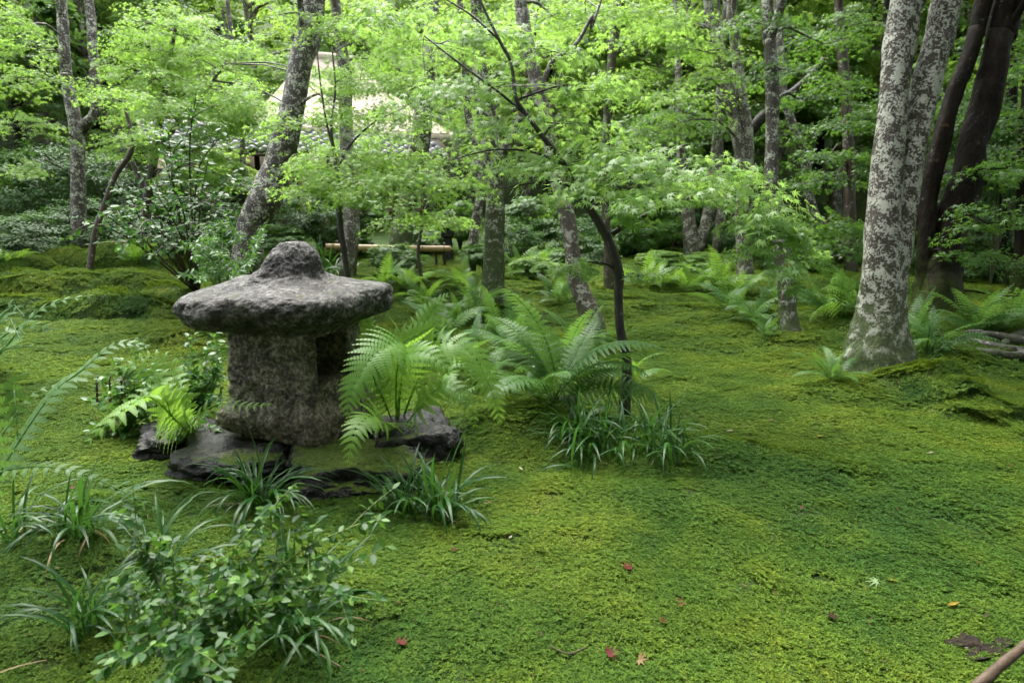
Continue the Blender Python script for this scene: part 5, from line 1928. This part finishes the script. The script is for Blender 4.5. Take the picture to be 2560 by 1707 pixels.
# unseen evergreens added beside and behind the viewer to shade the near moss
ringt = [(5.2, 2.6, .85), (7.6, 5.2, 1.0), (3.4, -1.6, .9), (-3.6, -1.0, .85), (.2, -3.0, 1.0), (9.5, 8.5, 1.1), (-12.5, 8.0, 1.0), (2.9, -.9, 1.3), (-2.9, -.8, 1.3), (4.9, .8, 1.25)]
for k in range(15):
    a = math.radians(100 + k * 160 / 14)
    for q, rr in enumerate((5.8, 9.0)):
        ringt.append((rr * math.sin(a * 1.0) * 1.15 + r.normal(0, .4), rr * math.cos(a) + r.normal(0, .4) - 1.0, 1.15 + .25 * q + r.uniform(-.1, .1)))
for k in range(9):
    a = math.radians(-100 - k * 80 / 8)
    ringt.append((8.0 * math.sin(a) + r.normal(0, .4), 7 * math.cos(a) - 1.0, 1.3))
for k, (x_, y_, s) in enumerate(ringt):
    t = thing('added_shade_evergreen', 'dark evergreen added outside the view to shade the near moss', 'tree', (x_, y_, gz(x_, y_)), 'evergreens added around the viewer for shade')
    m_ = Matrix.Rotation(k * 1.1, 4, 'Z') @ Matrix.Diagonal((s, s, s * .95, 1))
    tag(link('crown', FC_D[k % 3], t, m_), kind='stuff')
    link('trunk', FTD[k % 2], t, m_)

# ------------------------------------------------------------------ fallen leaves and sticks
def fallen(px_, py_, size, tpl, material, label, az, tilt, name='fallen_leaf', group='fallen leaves on the moss', lift=.018):
    p = G(px_, py_)
    me = new_mesh(name, tpl[0], tpl[1], material)
    n_ = norm(np.array([tilt * math.sin(az * 2.1), tilt * math.cos(az * 1.3) - .15, 1.0]))
    o = link(name, me)
    o.matrix_world = frame_matrix(p + np.array([0, 0, lift]), n_, np.array([math.sin(az), math.cos(az), 0.0]), size)
    tag(o, label, 'leaf', group)


def stalked(tpl, L=.7):
    V, T = tpl
    n0 = len(V)
    V2 = np.vstack([V, [(-.018, 0, 0), (.018, 0, 0), (.03, -L, -.05), (-.0, -L, -.05)]])
    T2 = np.vstack([T, [(n0, n0 + 3, n0 + 2), (n0, n0 + 2, n0 + 1)]])
    return V2, T2


MS = stalked(MAPLE_HI)
CURL = palmate([-118, -78, -40, 0, 40, 78, 118], [.42, .76, .95, 1.05, .95, .76, .42], .34, -.5)
LN = oval(.3, .3, 4, -.15)
fallen(2190, 1470, .046, MS, M['fall_pale_green'], 'pale green maple leaf with long stalk lying flat on the right foreground moss', -1.3, .1)
fallen(2232, 1466, .042, MS, M['fall_olive'], 'olive maple leaf lying beside the pale green one on the moss', .3, .1)
fallen(2365, 1530, .05, LN, M['fall_yellow'], 'narrow yellow leaf on the moss near the bottom right', 1.4, .1)
fallen(1566, 1432, .036, CURL, M['fall_red'], 'curled dark red maple leaf in the open foreground moss', .6, .3)
fallen(1520, 1660, .036, CURL, M['fall_red'], 'curled red leaf near the bottom edge left of a tan one', 1.2, .4)
fallen(1598, 1660, .034, CURL, M['fall_tan'], 'curled tan leaf near the bottom edge right of a red one', 2.0, .4)
fallen(1692, 1528, .034, LN, M['fall_brown'], 'brown leaf lying alone in the lower middle moss', 1.3, .2)
fallen(1306, 1182, .042, LN, M['fall_cream'], 'whitish slender leaf on the moss right of the twin grass clump', -.4, .2)
fallen(1272, 1355, .030, LN, M['fall_cream'], 'small cream leaf in the centre moss below the whitish one', .5, .3)
fallen(1815, 1085, .045, LN, M['fall_cream'], 'cream leaf on the moss right of the grass clumps', 1.5, .1)
fallen(2315, 1143, .045, LN, M['fall_cream'], 'cream leaf on the shaded right moss', 1.4, .1)
fallen(2040, 1102, .045, LN, M['fall_yellow'], 'yellow leaf on the moss below the lichen tree', 1.5, .1)
fallen(1208, 1270, .040, LN, M['fall_tan'], 'yellowish leaf just right of the twin grass clump', 1.5, .1)
fallen(1002, 1625, .034, CURL, M['fall_red'], 'red leaf at the lower left of the open moss', .3, .4)
fallen(1122, 1148, .04, CURL, M['fall_brown'], 'rusty leaf beside the wet black rock', .8, .4)
fallen(912, 1160, .035, CURL, M['fall_red'], 'red leaf lying on the mossy slab', .8, .3, lift=.13)
fallen(255, 797, .055, CURL, M['fall_red'], 'red maple leaf standing in the far left moss', .8, .5)
fallen(2075, 1560, .03, CURL, M['fall_purple'], 'dark purple curled leaf left of the pale green maple leaf', .8, .4)
rr_ = np.random.default_rng(77)
kinds = [('red', 'small dark red fallen leaf scattered on the moss', CURL), ('purple', 'small purplish withered leaf scattered on the moss', CURL),
         ('brown', 'small rust brown fallen leaf scattered on the moss', LN), ('cream', 'small cream coloured fallen leaf scattered on the moss', LN), ('tan', 'small tan withered leaf scattered on the moss', CURL)]
for k in range(60):
    px_, py_ = rr_.uniform(20, 2540), 820 + 880 * rr_.uniform() ** 1.1
    if px_ < 1150 and py_ > 1000 and rr_.uniform() < .7:
        continue
    kd = kinds[int(rr_.choice(5, p=[.3, .25, .2, .15, .1]))]
    fallen(px_, py_, rr_.uniform(.012, .024), kd[2], M['fall_' + kd[0]], kd[1], rr_.uniform(0, 6.28), .4, group='scattered ' + kd[0] + ' leaves')

# stick in the bottom right corner
a_, b_ = P(2600, 1585, 1.75), P(2410, 1745, 1.62)
gq = Geo()
C = spline([a_, (a_ + b_) / 2 + np.array([0, 0, .006]), b_, b_ + (b_ - a_) * .8], 24)
C[:, 2] = np.maximum(C[:, 2], ground(C[:, 0], C[:, 1]) + .012)
tube(gq, C, np.linspace(.011, .016, 24), 10, .12, 30)
tag(link('stick', gq.mesh('stick', M['stick'], True)), 'brown bare stick crossing the bottom right corner', 'stick')
for k, (pts, lab) in enumerate([([(1375, 1640), (1420, 1650), (1465, 1638)], 'thin dark twig lying on the moss at the bottom middle'),
                                ([(780, 1640), (820, 1665), (850, 1690)], 'thin brown twig on the moss below the dense grass clump'),
                                ([(590, 1325), (640, 1320), (690, 1330)], 'reddish dead stalk lying under the grass clump in front of the lantern')]):
    gq = Geo()
    C = spline([G(a, b_) + np.array([0, 0, .016]) for a, b_ in pts], 10)
    tube(gq, C, np.full(10, .0028), 6, .2, 40)
    tag(link('twig', gq.mesh('twig', M['stick'], True)), lab, 'twig', 'twigs on the moss')

# needle and twig litter between the moss, too fine to count
r = np.random.default_rng(5)
nl = 2600
rr = np.sqrt(r.uniform(1.3 ** 2, 8.0 ** 2, nl))
th = np.radians(r.uniform(-48, 48, nl))
lx, ly = rr * np.sin(th), rr * np.cos(th)
pos = np.stack([lx, ly, ground(lx, ly) + .012], -1)
az = r.uniform(0, 6.283, nl)
tip = np.stack([np.cos(az), np.sin(az), r.normal(0, .25, nl)], -1)
nn = np.stack([r.normal(0, .3, nl), r.normal(0, .3, nl) - .2, np.ones(nl)], -1)
tv = np.array([(-.06, 0, 0), (.06, 0, 0), (.09, .5, .06), (.03, 1, 0), (-.03, 1, 0), (-.05, .5, .06)])
tf = np.array([(0, 1, 2), (0, 2, 5), (5, 2, 3), (5, 3, 4)])
V, T = scatter(tv, tf, pos, nn, tip, r.uniform(.006, .022, nl))
lm = leaf_mat('litter', [(0, (.020, .012, .008)), (.5, (.060, .030, .015)), (.8, (.10, .035, .020)), (1, (.20, .15, .07))], (.1, .06, .03), .1, .6, .2)
tag(link('leaf_litter', new_mesh('leaf_litter', V, T, lm)), 'fine brown needle and twig litter between the moss', 'litter', kind='stuff')
